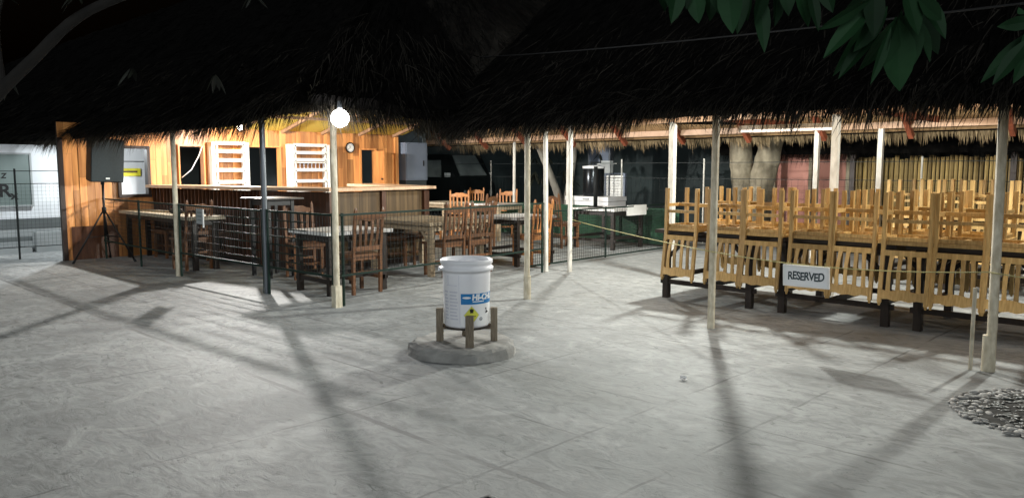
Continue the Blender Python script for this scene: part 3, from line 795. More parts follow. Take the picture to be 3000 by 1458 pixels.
for x, lb in zip(fx, fl):
    chair('honey', x + rnd.uniform(-.012, .012), 7.80 + rnd.uniform(-.03, .03), 1.281, R(rnd.uniform(-5, 5)), lb, CG, True)
for i, x in enumerate([-4.75, -4.27, -3.80, -3.33, -2.88, -2.42, -1.97]):
    chair('honey', x + rnd.uniform(-.02, .02), 8.655 + rnd.uniform(-.02, .02), 1.281, PI + R(rnd.uniform(-4, 4)),
          '%s upturned yellow chair from the left along the far side of the near tables' % ordn[i], CG, True)
for i, x in enumerate([-3.30, -2.84, -2.37, -1.9]):
    chair('honey', x + rnd.uniform(-.02, .02), 10.70 + rnd.uniform(-.02, .02), 1.361, R(rnd.uniform(-4, 4)),
          '%s upturned yellow chair from the left on the near side of the rear tables' % ordn[i], CG, True)
for i, x in enumerate([-3.28, -2.82, -2.35, -1.88]):
    chair('honey', x + rnd.uniform(-.02, .02), 11.55 + rnd.uniform(-.02, .02), 1.361, PI + R(rnd.uniform(-4, 4)),
          '%s upturned yellow chair from the left on the far side of the rear tables' % ordn[i], CG, True)

# ---- bar area tables
table('dining_table', 'square white-tiled table with dark legs just behind the lamp post', -8.66, -7.80, 4.93, 5.88, .76, 'tiles', 'darktable', .06, .065, .04, .17)
t_ = table('rustic_table', 'weathered plank table with braced pale legs in the middle of the bar area', -9.75, -8.24, 6.84, 7.95, .76, 'weather', 'weather', .05, .075, .045, None, True)
table('dining_table', 'white-tiled table beyond the centre post with a dark leg at its corner', -9.05, -8.16, 8.48, 9.4, .76, 'tiles', 'darktable', .04, .065, .04, .17)
table('dining_table', 'white-topped table beside the green mesh fence at the far right of the bar area', -9.62, -8.55, 11.44, 12.5, .76, 'tiles', 'darktable', .06, .065, .04, .17)
table('dining_table', 'far pale-topped table just right of the bar counter end', -13.8, -12.9, 11.1, 11.9, .76, 'cloth', 'weather', .05, .06)
table('dining_table', 'far white-tiled table in front of the pale upright chair', -12.3, -11.4, 11.3, 12.1, .76, 'tiles', 'weather', .05, .06)
lt = table('long_table', 'long cloth-topped table standing along the fence at the left of the bar', -14.0, -11.2, 4.80, 5.34, .80, 'cloth', 'darktable', .08, .07, .05, None, False)
table('bar_table', 'small dark bar-height table in front of the counter', -10.35, -9.65, 5.15, 5.75, 1.10, 'darktop', 'blackmetal', .10, .045, .02)
for i, (x, y, r) in enumerate(((-12.35, 5.02, .045), (-12.22, 5.0, .03), (-12.10, 5.04, .048))):
    b_ = MB(); b_.ball((x, y, .801 + r * .9), r, 12, 8, (1, 1, .9))
    tag(b_.build('coconut_bowl', 'coconut', smooth=True), ['dark round ornament on the long table, left of the three', 'smallest dark ornament on the long table, in the middle of the three', 'dark round ornament on the long table, right of the three'][i], 'ornament', 'ornaments on the long table')

# ---- bar area chairs: (material, back position x,y, facing, label)
BG = 'wooden chairs around the bar tables'
def back_at(kind, bx, by, ang, label):
    f = Vector((math.cos(ang), math.sin(ang), 0)); o = Vector((bx, by, 0)) + f * .24
    return chair(kind, o.x, o.y, 0, facing(f.x, f.y), label, BG)
W_, E_, N_, S_ = PI, 0., PI / 2, -PI / 2
back_at('brown', -11.35, 5.0, W_ + .1, 'dark brown chair at the right end of the long table, behind the small grey notice')
back_at('brown', -12.15, 6.02 - .05, S_ - .15, 'dark brown chair on the far side of the long table, nearest the gate panel')
back_at('brown', -12.85, 5.72, S_, 'dark brown chair behind the long table, middle of three in the shade of the counter')
back_at('brown', -13.45, 5.66, S_ + .1, 'dark brown chair behind the long table, closest to the plank wall')
back_at('brown', -9.75, 5.72, E_ - .25, 'dark brown chair on the bar side of the white-tiled table behind the lamp post')
back_at('brown', -7.72, 5.45, W_, 'dark brown chair with its back to the camera just right of the lamp post')
back_at('brown', -8.12, 7.20, W_ + .05, 'reddish brown slat-back chair, left of the pair above the white bucket')
back_at('brown', -8.12, 7.70, W_ - .06, 'reddish brown slat-back chair, right of the pair above the white bucket')
back_at('brown', -9.98, 7.25, E_, 'dark chair on the counter side of the weathered table, left of two')
back_at('brown', -9.98, 7.80, E_, 'dark chair on the counter side of the weathered table, right of two')
back_at('orange', -12.55, 11.25, E_ - .7, 'brown chair in a lit orange tone, facing the camera beside the far pale-topped table')
back_at('orange', -14.1, 13.2, S_ + .3, 'rearmost brown chair in a lit orange tone, facing the camera, left of a slim white fence post')
back_at('orange', -12.55, 12.75, S_ + .55, 'pale orange chair lit head-on behind the far white-tiled table')
back_at('brown', -10.45, 10.15, W_ + .3, 'brown chair seen from behind in front of the rearmost lit-toned chair')
back_at('orange', -7.98, 8.85, W_, 'brown-orange chair just right of the centre post, its back to the camera')
back_at('brown', -9.75, 11.15, N_ - .25, 'dark brown chair in front of the white-topped table by the green fence')
back_at('orange', -12.3, 9.9, E_ + .3, 'brown chair in a lit orange tone, peeking out behind the right end of the bar counter')

# ================================================================== fences
def wire_panel(mb, p0, p1, z0, z1, step=.055, r=.0016, vstep=None):
    p0, p1 = Vector(p0), Vector(p1); L_ = (p1 - p0).length; d = (p1 - p0) / L_
    n = int(L_ / step)
    for i in range(n + 1):
        p = p0 + d * (i * L_ / n); mb.beam(p + Vector((0, 0, z0)), p + Vector((0, 0, z1)), 2 * r, 2 * r, tuple(d))
    vstep = vstep or step; k = int((z1 - z0) / vstep)
    for j in range(k + 1):
        z = z0 + (z1 - z0) * j / k
        mb.beam(p0 + Vector((0, 0, z)), p1 + Vector((0, 0, z)), 2 * r, 2 * r)
def fence(label, pts, z0, z1, m='blackwire', rail=.011, posts=(), post_h=None, step=.055, r=.0016, vstep=None, pm=None, mid=(), post_m=None):
    c = Vector(pts[0]) + (Vector(pts[-1]) - Vector(pts[0])) / 2
    t = thing('wire_fence', label, 'fence', (c.x, c.y, 0))
    mb = MB()
    for a, b2 in zip(pts, pts[1:]): wire_panel(mb, a, b2, z0, z1, step, r, vstep)
    P_(mb, 'wire_mesh', m, t, t)
    for z in (z0, z1) + tuple(mid):
        for a, b2 in zip(pts, pts[1:]):
            q = MB(); q.beam((a[0], a[1], z), (b2[0], b2[1], z), rail * 2, rail * 2); P_(q, 'rail', pm or m, t, t)
    for (x, y) in posts:
        q = MB(); q.tube([(x, y, 0), (x, y, post_h or z1 + .02)], .016, 8); P_(q, 'post', post_m or pm or m, t, t)
    return t
fence('low dark wire fence run on the left, from the plank wall to the cream post', [(-14.0, 4.55, 0), (-10.99, 4.52, 0)], .30, 1.0, posts=((-13.95, 4.55), (-12.4, 4.54), (-11.05, 4.52)), pm='greenmetal')
f_ = fence('dark barred fence panel between the left cream post and the grey post', [(-10.88, 4.52, 0), (-8.70, 4.59, 0)], .33, 1.0, posts=((-8.68, 4.60), (-10.88, 4.52)), pm='greenmetal', vstep=.085, r=.002)
for k in range(6):
    q = MB(); z = .42 + k * .095; q.tube([(-9.55, 4.545, z), (-8.74, 4.585, z)], .0055, 6); P_(q, 'bar', 'greenmetal', f_, f_)
f_ = fence('dark barred gate panel between the grey post and the lamp post', [(-8.53, 4.60, 0), (-7.27, 4.66, 0)], .33, 1.0, posts=((-8.56, 4.6), (-7.26, 4.66)), pm='greenmetal', vstep=.085, r=.002)
for k in range(6):
    q = MB(); z = .42 + k * .095; q.tube([(-8.5, 4.59, z), (-7.75, 4.635, z)], .0055, 6); P_(q, 'bar', 'greenmetal', f_, f_)
fence('low green wire fence running back from the lamp post beside the brown chairs', [(-7.2, 4.72, 0), (-7.53, 8.38, 0)], .34, 1.0, posts=((-7.22, 4.76), (-7.52, 8.34)), pm='greenmetal')
fence('green mesh fence standing on the floor in the middle, hung with a white board', [(-7.98, 8.5, 0), (-8.09, 12.6, 0)], .03, .84, 'blackwire', posts=((-7.98, 8.52), (-8.05, 10.53), (-8.09, 12.58)), pm='greenmetal', step=.05, r=.0018)
fence('tall dark mesh fence in front of the white building at the far left', [(-14.85, 1.0, 0), (-14.85, 4.3, 0)], .2, 1.25, posts=((-14.85, 3.5), (-14.85, 1.1)), post_h=1.5, pm='blackwire', mid=(1.46,), rail=.006, r=.0011, step=.06)
fp = [(-16.4, 14, 0), (3, 14, 0)]
fence('long tall mesh fence with slim white posts closing off the back of the yard', fp,   .1, 1.30, 'blackwire', posts=[(x, 14) for x in (-14.4, -10.28, -8.24, -4.18, -2.1, 0)], post_h=1.70, pm='blackwire', post_m='whitepost', mid=(1.62,), rail=.006, step=.12, r=.0014)
# green shade net along the foot of the back fence
b_ = MB()
for i in range(60):
    x0, x1 = -14.0 + i * .1, -13.9 + i * .1; y0, y1 = 12.72 + .015 * math.sin(i * 1.7), 12.72 + .015 * math.sin((i + 1) * 1.7)
    b_.add([(x0, y0, .04), (x1, y1, .04), (x1, y1, .74), (x0, y0, .74)], [(0, 1, 2, 3)])
    b_.add([(x0, y0 + .006, .04), (x1, y1 + .006, .04), (x1, y1 + .006, .74), (x0, y0 + .006, .74)], [(3, 2, 1, 0)])
tag(b_.build('shade_net', 'greennet'), 'dark green shade net stretched along the ground in front of the white freezer', 'net')
b_ = MB(); b_.span((-8.065, 11.15, .68), (-8.045, 11.72, .86))
bd = tag(b_.build('notice_board', 'white'), 'blank white board wired to the green mesh fence', 'notice')

# ---- string and RESERVED sign
b_ = MB()
pts = [(-8.02, 9.55, .70), (-5.9, 8.05, .71), (-3.72, 6.46, .735)]
def sag(a, b2, s, n=10): a, b2 = Vector(a), Vector(b2); return [lerp(a, b2, i / n) + Vector((0, 0, -s * 4 * (i / n) * (1 - i / n))) for i in range(n + 1)]
b_.tube(sag((-8.02, 9.55, .70), (-3.72, 6.455, .735), .02), .0045, 6)
b_.tube(sag((-3.72, 6.455, .735), (-1.45, 6.50, .745), .06), .0045, 6)
b_.tube(sag((-1.45, 6.50, .745), (.6, 6.5, .74), .05), .0045, 6)
tag(b_.build('barrier_string', 'string', smooth=True), 'thin yellowish string strung from the green fence past the posts', 'string')
sg = thing('reserved_sign', 'white framed hand-lettered RESERVED board hanging on the string', 'sign', (-2.785, 6.435, .59)); sg.rotation_euler = (R(3), R(-.8), 0); sg.scale = (.94, 1, 1)
b_ = MB(); b_.box((0, 0, 0), (.40, .012, .165)); b_.build('board', 'whiteplastic', sg)
for (c, d) in (((0, -.002, .085), (.424, .020, .014)), ((0, -.002, -.085), (.424, .020, .014)), ((.206, -.002, 0), (.013, .020, .156)), ((-.206, -.002, 0), (.013, .020, .156))):
    b_ = MB(); b_.box(c, d); b_.build('frame', 'white', sg)
text_mesh('RESERVED', .098, 'lettering', 'inkblue', sg, lambda c: Vector((c.x * .82, -.0075 - c.z, c.y - .002 + .004 * math.sin(c.x * 40))), .92, .0008, .05, .0022)
for s in (-.17, .17):
    b_ = MB(); b_.tube([(s, 0, .088), (s, .01, .125)], .003, 6); b_.build('tie', 'string', sg)
nt_ = thing('small_notice', 'small pale grey notice with rows of faint lettering tied to the left fence panel', 'notice', (-10.18, 4.50, .87)); nt_.rotation_euler = (0, R(1), R(2))
b_ = MB(); b_.box((0, 0, 0), (.19, .006, .20)); b_.build('card', 'greywall', nt_)
b_ = MB(); b_.box((.115, -.01, -.02), (.02, .014, .24)); b_.build('edge_strip', 'white', nt_)
for k in range(3):
    b_ = MB(); b_.box((-.005, -.004, .05 - k * .05), (.13 - k * .01, .002, .016)); b_.build('text_line', 'signgrey', nt_)

# ================================================================== white building on the left
wb = thing('white_building', 'white rendered pharmacy wall with a dark plinth band at the far left', 'building', (-16.3, 3.0, 0))
b_ = MB(); b_.span((-16.4, -3.0, .60), (-16.2, 6.5, 1.93)); P_(b_, 'wall', 'whitewall', wb, wb)
b_ = MB(); b_.span((-16.4, -3.0, .42), (-16.19, 6.5, .598)); P_(b_, 'band', 'greyband', wb, wb)
b_ = MB(); b_.span((-16.4, -3.0, .0), (-16.2, 6.5, .418)); P_(b_, 'plinth', 'greywall', wb, wb)
b_ = MB(); b_.span((-16.185, -3.0, .0), (-15.9, 3.95, .10)); P_(b_, 'step', 'greywall', wb, wb)
b_ = MB(); b_.span((-16.1, -3.0, .2), (-16.06, 4.0, .28)); P_(b_, 'pipe_rail', 'greyband', wb, wb)
b_ = MB(); b_.span((-16.05, 4.02, 0), (-15.9, 4.45, .36)); P_(b_, 'pier', 'greywall', wb, wb)
for y in (5.35, 6.2):
    b_ = MB(); b_.span((-16.198, y, .62), (-16.193, y + .012, 2.2)); P_(b_, 'seam', 'greyband', wb, wb)
b_ = MB(); b_.span((-16.198, 5.2, 1.63), (-16.192, 6.5, 1.65)); P_(b_, 'seam', 'greyband', wb, wb)
sx_ = thing('pharmacy_sign', 'large grey-green sign with black Rx lettering on the white wall', 'sign', (-16.17, 3.3, 1.30))
b_ = MB(); b_.box((0, 0, 0), (.03, 1.5, .90)); b_.build('panel', 'signgrey', sx_)
for (c, d) in (((.012, .765, 0), (.05, .03, .96)), ((.012, 0, .465), (.05, 1.5, .03)), ((.012, 0, -.465), (.05, 1.5, .03))):
    b_ = MB(); b_.box(c, d); b_.build('frame', 'greywall', sx_)
tx = lambda dy, dz: (lambda c: Vector((.017 + c.z, c.x + dy, c.y + dz)))
text_mesh('R', .32, 'lettering', 'ink', sx_, tx(.34, -.20), 1, .001, 0, .008)
text_mesh('x', .22, 'lettering', 'ink', sx_, tx(.48, -.28), 1, .001, 0, .006)
text_mesh('z', .20, 'lettering', 'ink', sx_, tx(.33, .09), 1, .001, .2, .003)
ys = thing('yellow_notice', 'yellow notice strip on the white wall seen through the left window opening', 'notice', (-16.18, 5.78, 1.43))
b_ = MB(); b_.box((0, 0, 0), (.012, .42, .15)); b_.build('panel', 'yellow', ys)
b_ = MB(); b_.box((.0075, 0, .01), (.003, .30, .035)); b_.build('text_line', 'bamboo', ys)
lb_ = thing('bulkhead_lamp', 'small wall lamp lighting the white building beside the plank wall', 'lamp', (-15.25, 4.55, 2.0))
b_ = MB(); b_.ball((0, 0, 0), .05, 12, 8); b_.build('globe', 'bulkglow', lb_, True)
b_ = MB(); b_.box((.06, 0, .03), (.06, .10, .14)); b_.build('base', 'white', lb_)
b_ = MB(); b_.beam((.09, 0, .03), (1.09, 0, .03), .03, .03); b_.build('bracket', 'blackmetal', lb_)
lamp_light(lb_, (0, -.0, -.07), 92, (.90, .97, 1.0), .05, 'Linear')

# ================================================================== backdrop behind the far eave
dwl = thing('yard_wall', 'long dark teal wall closing the yard behind the back fence', 'wall', (-8, 18.2, 0))
b_ = MB(); b_.span((-30, 18.2, 0), (8, 18.4, 3.6)); P_(b_, 'wall', 'darkwall', dwl, dwl)
b_ = MB(); b_.span((-30, 18.12, 3.6), (8, 18.48, 3.7)); P_(b_, 'coping', 'darkwall', dwl, dwl)
for x in range(-28, 8, 4):
    b_ = MB(); b_.span((x, 18.08, 0), (x + .3, 18.198, 3.58)); P_(b_, 'pier', 'darkwall', dwl, dwl)

vn = thing('parked_van', 'dark van parked in the gloom with a faint grey windscreen', 'van', (-18.2, 15.9, 0), R(8))
def vb(name, m, prof, y0, y1, smooth=False, par=None):
    b_ = MB(); b_.prism([(x, y0, z) for x, z in prof], (0, y1 - y0, 0)); return b_.build(name, m, par or vn, smooth)
vb('body', 'van', [(1.15, .35), (1.15, .95), (.95, 1.28), (.55, 1.92), (-2.6, 1.98), (-2.75, .35)], -.85, .85)
b_ = MB(); b_.add([(.985, -.62, 1.30), (.985, .62, 1.30), (.60, .52, 1.90), (.60, -.52, 1.90)], [(0, 1, 2, 3)])
b_.add([(.955, -.62, 1.29), (.955, .62, 1.29), (.57, .52, 1.89), (.57, -.52, 1.89)], [(3, 2, 1, 0)]); b_.build('windscreen', 'glass', vn)
b_ = MB(); b_.span((1.12, -.86, .42), (1.26, .86, .62)); b_.build('bumper', 'black', vn)
for s in (-.62, .62):
    b_ = MB(); b_.ball((1.13, s, .78), .10, 12, 8, (.5, 1, 1)); b_.build('headlight', 'glass', vn, True)
for (x, y) in ((.65, -.80), (.65, .80), (-1.9, -.80), (-1.9, .80)):
    b_ = MB(); b_.tube([(x, y - .09, .33), (x, y + .09, .33)], .33, 18); wh = b_.build('wheel', 'black', vn)
    b_ = MB(); b_.tube([(x, y - .10, .33), (x, y + .10, .33)], .17, 12); b_.build('rim', 'blackmetal', wh)
for s in (-1, 1):
    b_ = MB(); b_.box((.78, s * .98, 1.32), (.08, .18, .12)); mm = b_.build('mirror', 'greywall', vn)
    b_ = MB(); b_.span((-.4, s * .855 - .006, 1.25), (.42, s * .855 + .006, 1.75)); b_.build('side_window', 'glass', vn)

# service corner: drum on a white chest, louvred shutter, meter box, steel panel
ch = thing('chest_freezer', 'white chest freezer standing behind the white-topped table', 'freezer', (-10.45, 13.3, 0))
b_ = MB(); b_.box((0, 0, .41), (1.15, .62, .80)); b_.build('body', 'whiteplastic', ch)
b_ = MB(); b_.box((0, 0, .865), (1.17, .64, .09)); b_.build('lid', 'whiteplastic', ch)
b_ = MB(); b_.box((0, -.33, .86), (.16, .02, .03)); b_.build('handle', 'greywall', ch)
b_ = MB(); b_.box((0, 0, .012), (1.0, .55, .02)); b_.build('feet', 'black', ch)
dm = thing('metal_drum', 'shiny black drum with a pale rim standing on the white freezer', 'drum', (-10.52, 13.32, .911))
b_ = MB(); b_.lathe([(0, 0), (.22, 0), (.23, .02), (.23, .60), (.22, .62), (0, .62)], 28); b_.build('body', 'steel', dm, True)
b_ = MB(); b_.lathe([(.232, .59), (.245, .60), (.245, .64), (.10, .66), (0, .665)], 28); b_.build('lid', 'whiteplastic', dm, True)
pp = thing('pole_stand', 'black pole on a flat base plate standing on the white-topped table', 'stand', (-9.35, 11.9, .761))
b_ = MB(); b_.box((0, 0, .008), (.20, .20, .016)); b_.build('base_plate', 'black', pp)
b_ = MB(); b_.tube([(0, 0, .016), (0, 0, .78)], .04, 10); b_.build('pole', 'black', pp, True)
lv = thing('louvred_shutter', 'white louvred shutter standing against the dark wall, right of the black drum', 'shutter', (-10.9, 14.6, 0))
for s in (-.27, .27):
    b_ = MB(); b_.box((s, 0, .70), (.05, .06, 1.40)); b_.build('stile', 'bluegrey', lv)
b_ = MB(); b_.box((0, 0, 1.385), (.49, .055, .03)); b_.build('top_rail', 'bluegrey', lv)
b_ = MB()
for k in range(9): b_.box((0, -.005, .80 + k * .064), (.48, .03, .058), Matrix.Rotation(R(-18), 3, 'X'))
b_.build('louvres', 'white', lv)
b_ = MB(); b_.box((0, .02, .39), (.48, .02, .76)); b_.build('lower_panel', 'whiteplastic', lv)
mb_ = thing('meter_box', 'small grey meter box on a pole above the louvred shutter', 'box', (-10.95, 14.35, 0))
b_ = MB(); b_.box((0, 0, 1.54), (.25, .12, .28)); b_.build('box', 'greywall', mb_)
b_ = MB(); b_.tube([(0, .09, 0), (0, .09, 2.3)], .02, 8); b_.build('pole', 'greypost', mb_)
b_ = MB(); b_.tube([(-.35, .09, 1.60), (.2, .09, 1.62)], .012, 6); b_.build('arm', 'white', mb_)
sp_ = thing('steel_panel', 'tall blue-grey steel panel standing behind the black drum', 'panel', (-12.1, 15.6, 0))
b_ = MB(); b_.box((0, 0, 1.2), (.72, .05, 2.4)); b_.build('sheet', 'bluegrey', sp_)
b_ = MB(); b_.box((0, -.03, 1.66), (.72, .02, .03)); b_.build('rib', 'greypost', sp_)
for s in (-.36, .36):
    b_ = MB(); b_.box((s, 0, 1.2), (.04, .08, 2.4)); b_.build('edge', 'greypost', sp_)

# third pavilion: dark thatch with pink wall below
ph = thing('thatched_pavilion', 'black far pavilion with a low thatch roof above the pink wall', 'pavilion', (-4, 17, 0))
pm, nrm = patch((-8.6, 15.3, 1.78), (6, 15.3, 1.78), (-8.6, 18.6, 4.4), (6, 18.6, 4.4), 30, 8, .16)
fringe(pm, (-8.6, 15.3, 1.78), (4, 15.3, 1.78), (0, 1, SL), (0, -1, 0), 2200, L=(.12, .3))
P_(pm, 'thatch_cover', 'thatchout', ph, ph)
for x in (-8.2, -5.9, -3.2, -.4):
    b_ = MB(); b_.box((x, 15.6, .95), (.09, .09, 1.9)); P_(b_, 'post', 'plankdark', ph, ph)
pk = thing('pink_wall', 'dusty pink wall with pale pilasters under the far dark thatch', 'wall', (-7.1, 16.5, 0))
b_ = MB(); b_.span((-7.95, 16.5, 0), (-6.3, 16.62, 2.2)); P_(b_, 'wall', 'pink', pk, pk)
for x in (-7.97, -7.15, -6.36):
    b_ = MB(); b_.span((x, 16.44, 0), (x + .07, 16.498, 2.2)); P_(b_, 'pilaster', 'palebark', pk, pk)
bf = thing('bamboo_fence', 'tall fence of upright yellow-brown bamboo slats at the back right', 'fence', (-2.6, 16.2, 0))
b_ = MB(); x = -6.1
while x < 1.5:
    w = rnd.uniform(.05, .085); b_.tube([(x + w / 2, 16.2 + rnd.uniform(-.01, .01), 0), (x + w / 2, 16.2, 1.72 + rnd.uniform(-.05, .04))], w / 2, 6); x += w + rnd.uniform(.004, .02)
P_(b_, 'slats', 'fencebamboo', bf, bf)
for z in (.35, 1.0, 1.5):
    b_ = MB(); b_.beam((-6.1, 16.27, z), (1.5, 16.27, z), .05, .05); P_(b_, 'rail', 'plankdark', bf, bf)

# ================================================================== trees
def wobbly(pts, rs, n=12, sub=6):
    P = [Vector(p) for p in pts]; out = []; rr = []
    for i in range(len(P) - 1):
        for k in range(sub):
            t = k / sub; p0 = P[max(i - 1, 0)]; p3 = P[min(i + 2, len(P) - 1)]
            a = P[i]; b2 = P[i + 1]
            q = .5 * ((2 * a) + (b2 - p0) * t + (2 * p0 - 5 * a + 4 * b2 - p3) * t * t + (3 * a - p0 - 3 * b2 + p3) * t ** 3)
            out.append(q); rr.append(lerp(rs[i], rs[i + 1], t) * rnd.uniform(.95, 1.05))
    out.append(P[-1]); rr.append(rs[-1]); return out, rr
def limb(mb, pts, rs, n=12, sub=6): o, r = wobbly(pts, rs, n, sub); mb.tube(o, r, n)
def leaf(mb, base, d, side, L, w, fold=.25, droop=.25):
    d = d.normalized(); side = (side - d * side.dot(d)).normalized(); nrm = d.cross(side)
    prof = [(0, .05), (.15, .55), (.35, .95), (.55, 1.0), (.75, .72), (.9, .34), (1.0, .02)]
    rows = []
    for (t, k) in prof:
        c = base + d * (L * t) + Vector((0, 0, -droop * L * t * t))
        ww = w * .5 * k; up = nrm * (fold * ww)
        rows.append((c - side * ww + up, c, c + side * ww + up))
    o = len(mb.v)
    for r_ in rows: mb.v += [tuple(q) for q in r_]
    for i in range(len(rows) - 1):
        a = o + 3 * i; mb.f += [(a, a + 1, a + 4, a + 3), (a + 1, a + 2, a + 5, a + 4)]
def cluster(mb, c, n, L, w, spread=1.0, tilt=.6):
    for i in range(n):
        a = 2 * PI * (i + rnd.uniform(-.3, .3)) / n * 1.618 * 2
        el = rnd.uniform(-1.0, .1) * tilt - .55
        d = Vector((math.cos(a) * math.cos(el) * spread, math.sin(a) * math.cos(el) * spread, math.sin(el)))
        s = d.cross(Vector((0, 0, 1))).normalized() + Vector((0, 0, rnd.uniform(-.6, .6)))
        leaf(mb, Vector(c) + d.normalized() * .03, d, s, L * rnd.uniform(.7, 1.15), w * rnd.uniform(.8, 1.2), rnd.uniform(.1, .5), rnd.uniform(.1, .5))

mg = thing('mango_tree', 'mango tree with long drooping green leaves hanging into the top right', 'tree', tuple(cw(3.68, 4.55)))
tb = MB()
base = cw(3.68, 4.55)
limb(tb, [base, base + Vector((.03, .02, .9)), cw(3.7, 4.5, 1.9), cw(3.5, 4.4, 2.6)], [.13, .11, .10, .08])
P_(tb, 'trunk', 'bark', mg, mg, True)
br_ = [[cw(3.55, 4.42, 2.45), cw(2.6, 3.9, 2.85), cw(1.75, 3.45, 2.72), cw(1.0, 3.1, 2.5)], [cw(3.52, 4.4, 2.55), cw(2.7, 3.6, 2.8), cw(1.75, 3.2, 2.40)], [cw(3.6, 4.4, 2.3), cw(2.9, 4.05, 2.42), cw(2.32, 3.3, 2.24)], [cw(3.6, 4.4, 2.5), cw(2.3, 3.2, 2.62), cw(1.45, 2.9, 2.42)]]
for b4 in br_:
    q = MB(); limb(q, b4, [.045] + [.02] * (len(b4) - 2) + [.008], 8); P_(q, 'branch', 'bark', mg, mg, True)
lf = MB()
def at_depth(px, py, D):                  # a point D metres ahead of the camera
    f, th = 2280., math.atan(235 / 2280); u, v = (px - 1500) / f, (729 - py) / f
    yc = math.cos(th) + v * math.sin(th); zc = -math.sin(th) + v * math.cos(th)
    q = cw(u * D / yc, D); q.z = 1.5 + zc * D / yc; return q
LV = [((1930, -70), (1947, 36), 40), ((1990, -60), (1966, 70), 44), ((2030, -50), (2047, 75), 46), ((2085, -60), (2079, 68), 42), ((2130, -70), (2146, 103), 58),
      ((2180, -60), (2160, 92), 40), ((2225, -30), (2240, 141), 40), ((2280, -60), (2269, 83), 40), ((2330, -70), (2368, 77), 44), ((2370, -50), (2398, 94), 30), ((2000, -90), (2010, 20), 46), ((2110, -90), (2105, 40), 50), ((2300, -90), (2310, 40), 44),
      ((2560, 10), (2412, 168), 44), ((2550, 0), (2396, 94), 38), ((2600, 40), (2455, 243), 40), ((2620, 60), (2513, 212), 42), ((2610, 80), (2550, 245), 26), ((2640, 50), (2532, 205), 40), ((2625, 50), (2635, 272), 82),
      ((2670, 40), (2724, 183), 46), ((2690, 20), (2748, 164), 44), ((2690, 0), (2758, 55), 40), ((2590, -40), (2470, 40), 40), ((2650, -50), (2690, 110), 54), ((2560, -60), (2560, 110), 50), ((2700, -60), (2720, 60), 44),
      ((2580, 30), (2440, 215), 38), ((2600, 20), (2500, 150), 46), ((2640, 30), (2590, 180), 56), ((2660, 30), (2668, 210), 60), ((2680, 10), (2715, 120), 50), ((2700, -20), (2770, 110), 44), ((2610, -20), (2430, 60), 44), ((2060, -80), (2030, 55), 50), ((2160, -90), (2190, 60), 48), ((2400, -80), (2440, 30), 44), ((1960, -90), (1985, 45), 46), ((2250, -80), (2210, 75), 46),
      ((3030, 90), (2873, 233), 36), ((3020, 110), (2908, 243), 36), ((3040, 60), (2921, 77), 34), ((3030, 120), (2968, 235), 40), ((3050, 60), (2985, 170), 42), ((3010, 40), (2985, 20), 30)]
for (b2, t2, wpx) in LV:
    D = 3.1 + rnd.uniform(-.22, .22); p0 = at_depth(b2[0], b2[1], D + rnd.uniform(-.06, .06)); p1 = at_depth(t2[0], t2[1], D)
    d = p1 - p0; ax = at_depth(1, 0, 1) - at_depth(0, 0, 1)
    sd = cw(1, 0) + cw(0, 1) * rnd.uniform(-.7, .7)
    leaf(lf, p0, d, sd, d.length, wpx / 2280 * D * 1.2, rnd.uniform(.15, .5), rnd.uniform(-.05, .08))
for (X, D, z, n) in ((.9, 3.3, 2.62, 10), (1.3, 3.4, 2.66, 12), (1.8, 3.4, 2.62, 12), (2.6, 3.7, 2.5, 12)): cluster(lf, cw(X, D, z), n, .2, .055)
P_(lf, 'foliage', 'leaf', mg, mg)

lt_ = thing('leaning_tree', 'thin dark tree trunk leaning across the roof at the top left', 'tree', tuple(cw(-5.6, 7.2)))
tb = MB(); limb(tb, [cw(-5.6, 7.2, 0), cw(-5.2, 7.1, .9), cw(-4.75, 7.0, 1.9), cw(-4.2, 7.0, 2.48), cw(-3.7, 7.0, 2.88), cw(-2.9, 7.0, 3.15)], [.075, .065, .055, .05, .042, .03])
P_(tb, 'trunk', 'bark', lt_, lt_, True)
for b4 in ([cw(-4.5, 7, 2.2), cw(-4.7, 7.3, 2.9), cw(-4.6, 7.6, 3.6)], [cw(-3.7, 7.0, 2.88), cw(-3.0, 7.4, 3.4), cw(-2.4, 7.6, 3.9)]):
    q = MB(); limb(q, b4, [.03, .02, .008], 8); P_(q, 'branch', 'bark', lt_, lt_, True)
lf = MB()
for _ in range(14):
    X = rnd.uniform(-5.4, -1.9); D = rnd.uniform(6.9, 7.9); z = rnd.uniform(2.8, 4.2) if rnd.random() > .2 else rnd.uniform(2.2, 2.8)
    cluster(lf, cw(X, D, z), 4, .16, .045)
P_(lf, 'crown', 'darkleaf', lt_, lt_)

fat = thing('pale_forked_tree', 'pale fat-limbed tree forking into two stout limbs behind the far eave', 'tree', (-7.55, 14.7, 0))
tb = MB(); limb(tb, [(-7.55, 14.7, 0), (-7.56, 14.7, .5), (-7.72, 14.7, 1.15), (-7.84, 14.75, 1.8), (-7.88, 14.8, 2.6)], [.40, .33, .245, .225, .19], 16); P_(tb, 'limb', 'palebark', fat, fat, True)
tb = MB(); limb(tb, [(-7.5, 14.7, .0), (-7.48, 14.7, .5), (-7.36, 14.7, 1.15), (-7.22, 14.72, 1.8), (-7.05, 14.75, 2.8)], [.38, .31, .245, .235, .20], 16); P_(tb, 'limb', 'palebark', fat, fat, True)
lf = MB()
for _ in range(60): cluster(lf, (rnd.uniform(-9, -6), rnd.uniform(14.2, 16), rnd.uniform(3.4, 5.2)), 5, .2, .06)
P_(lf, 'crown', 'darkleaf', fat, fat)
sl_ = thing('slim_forked_tree', 'slim grey tree with two trunks spreading in a V beyond the far eave', 'tree', tuple(cw(1.13, 18.6)))
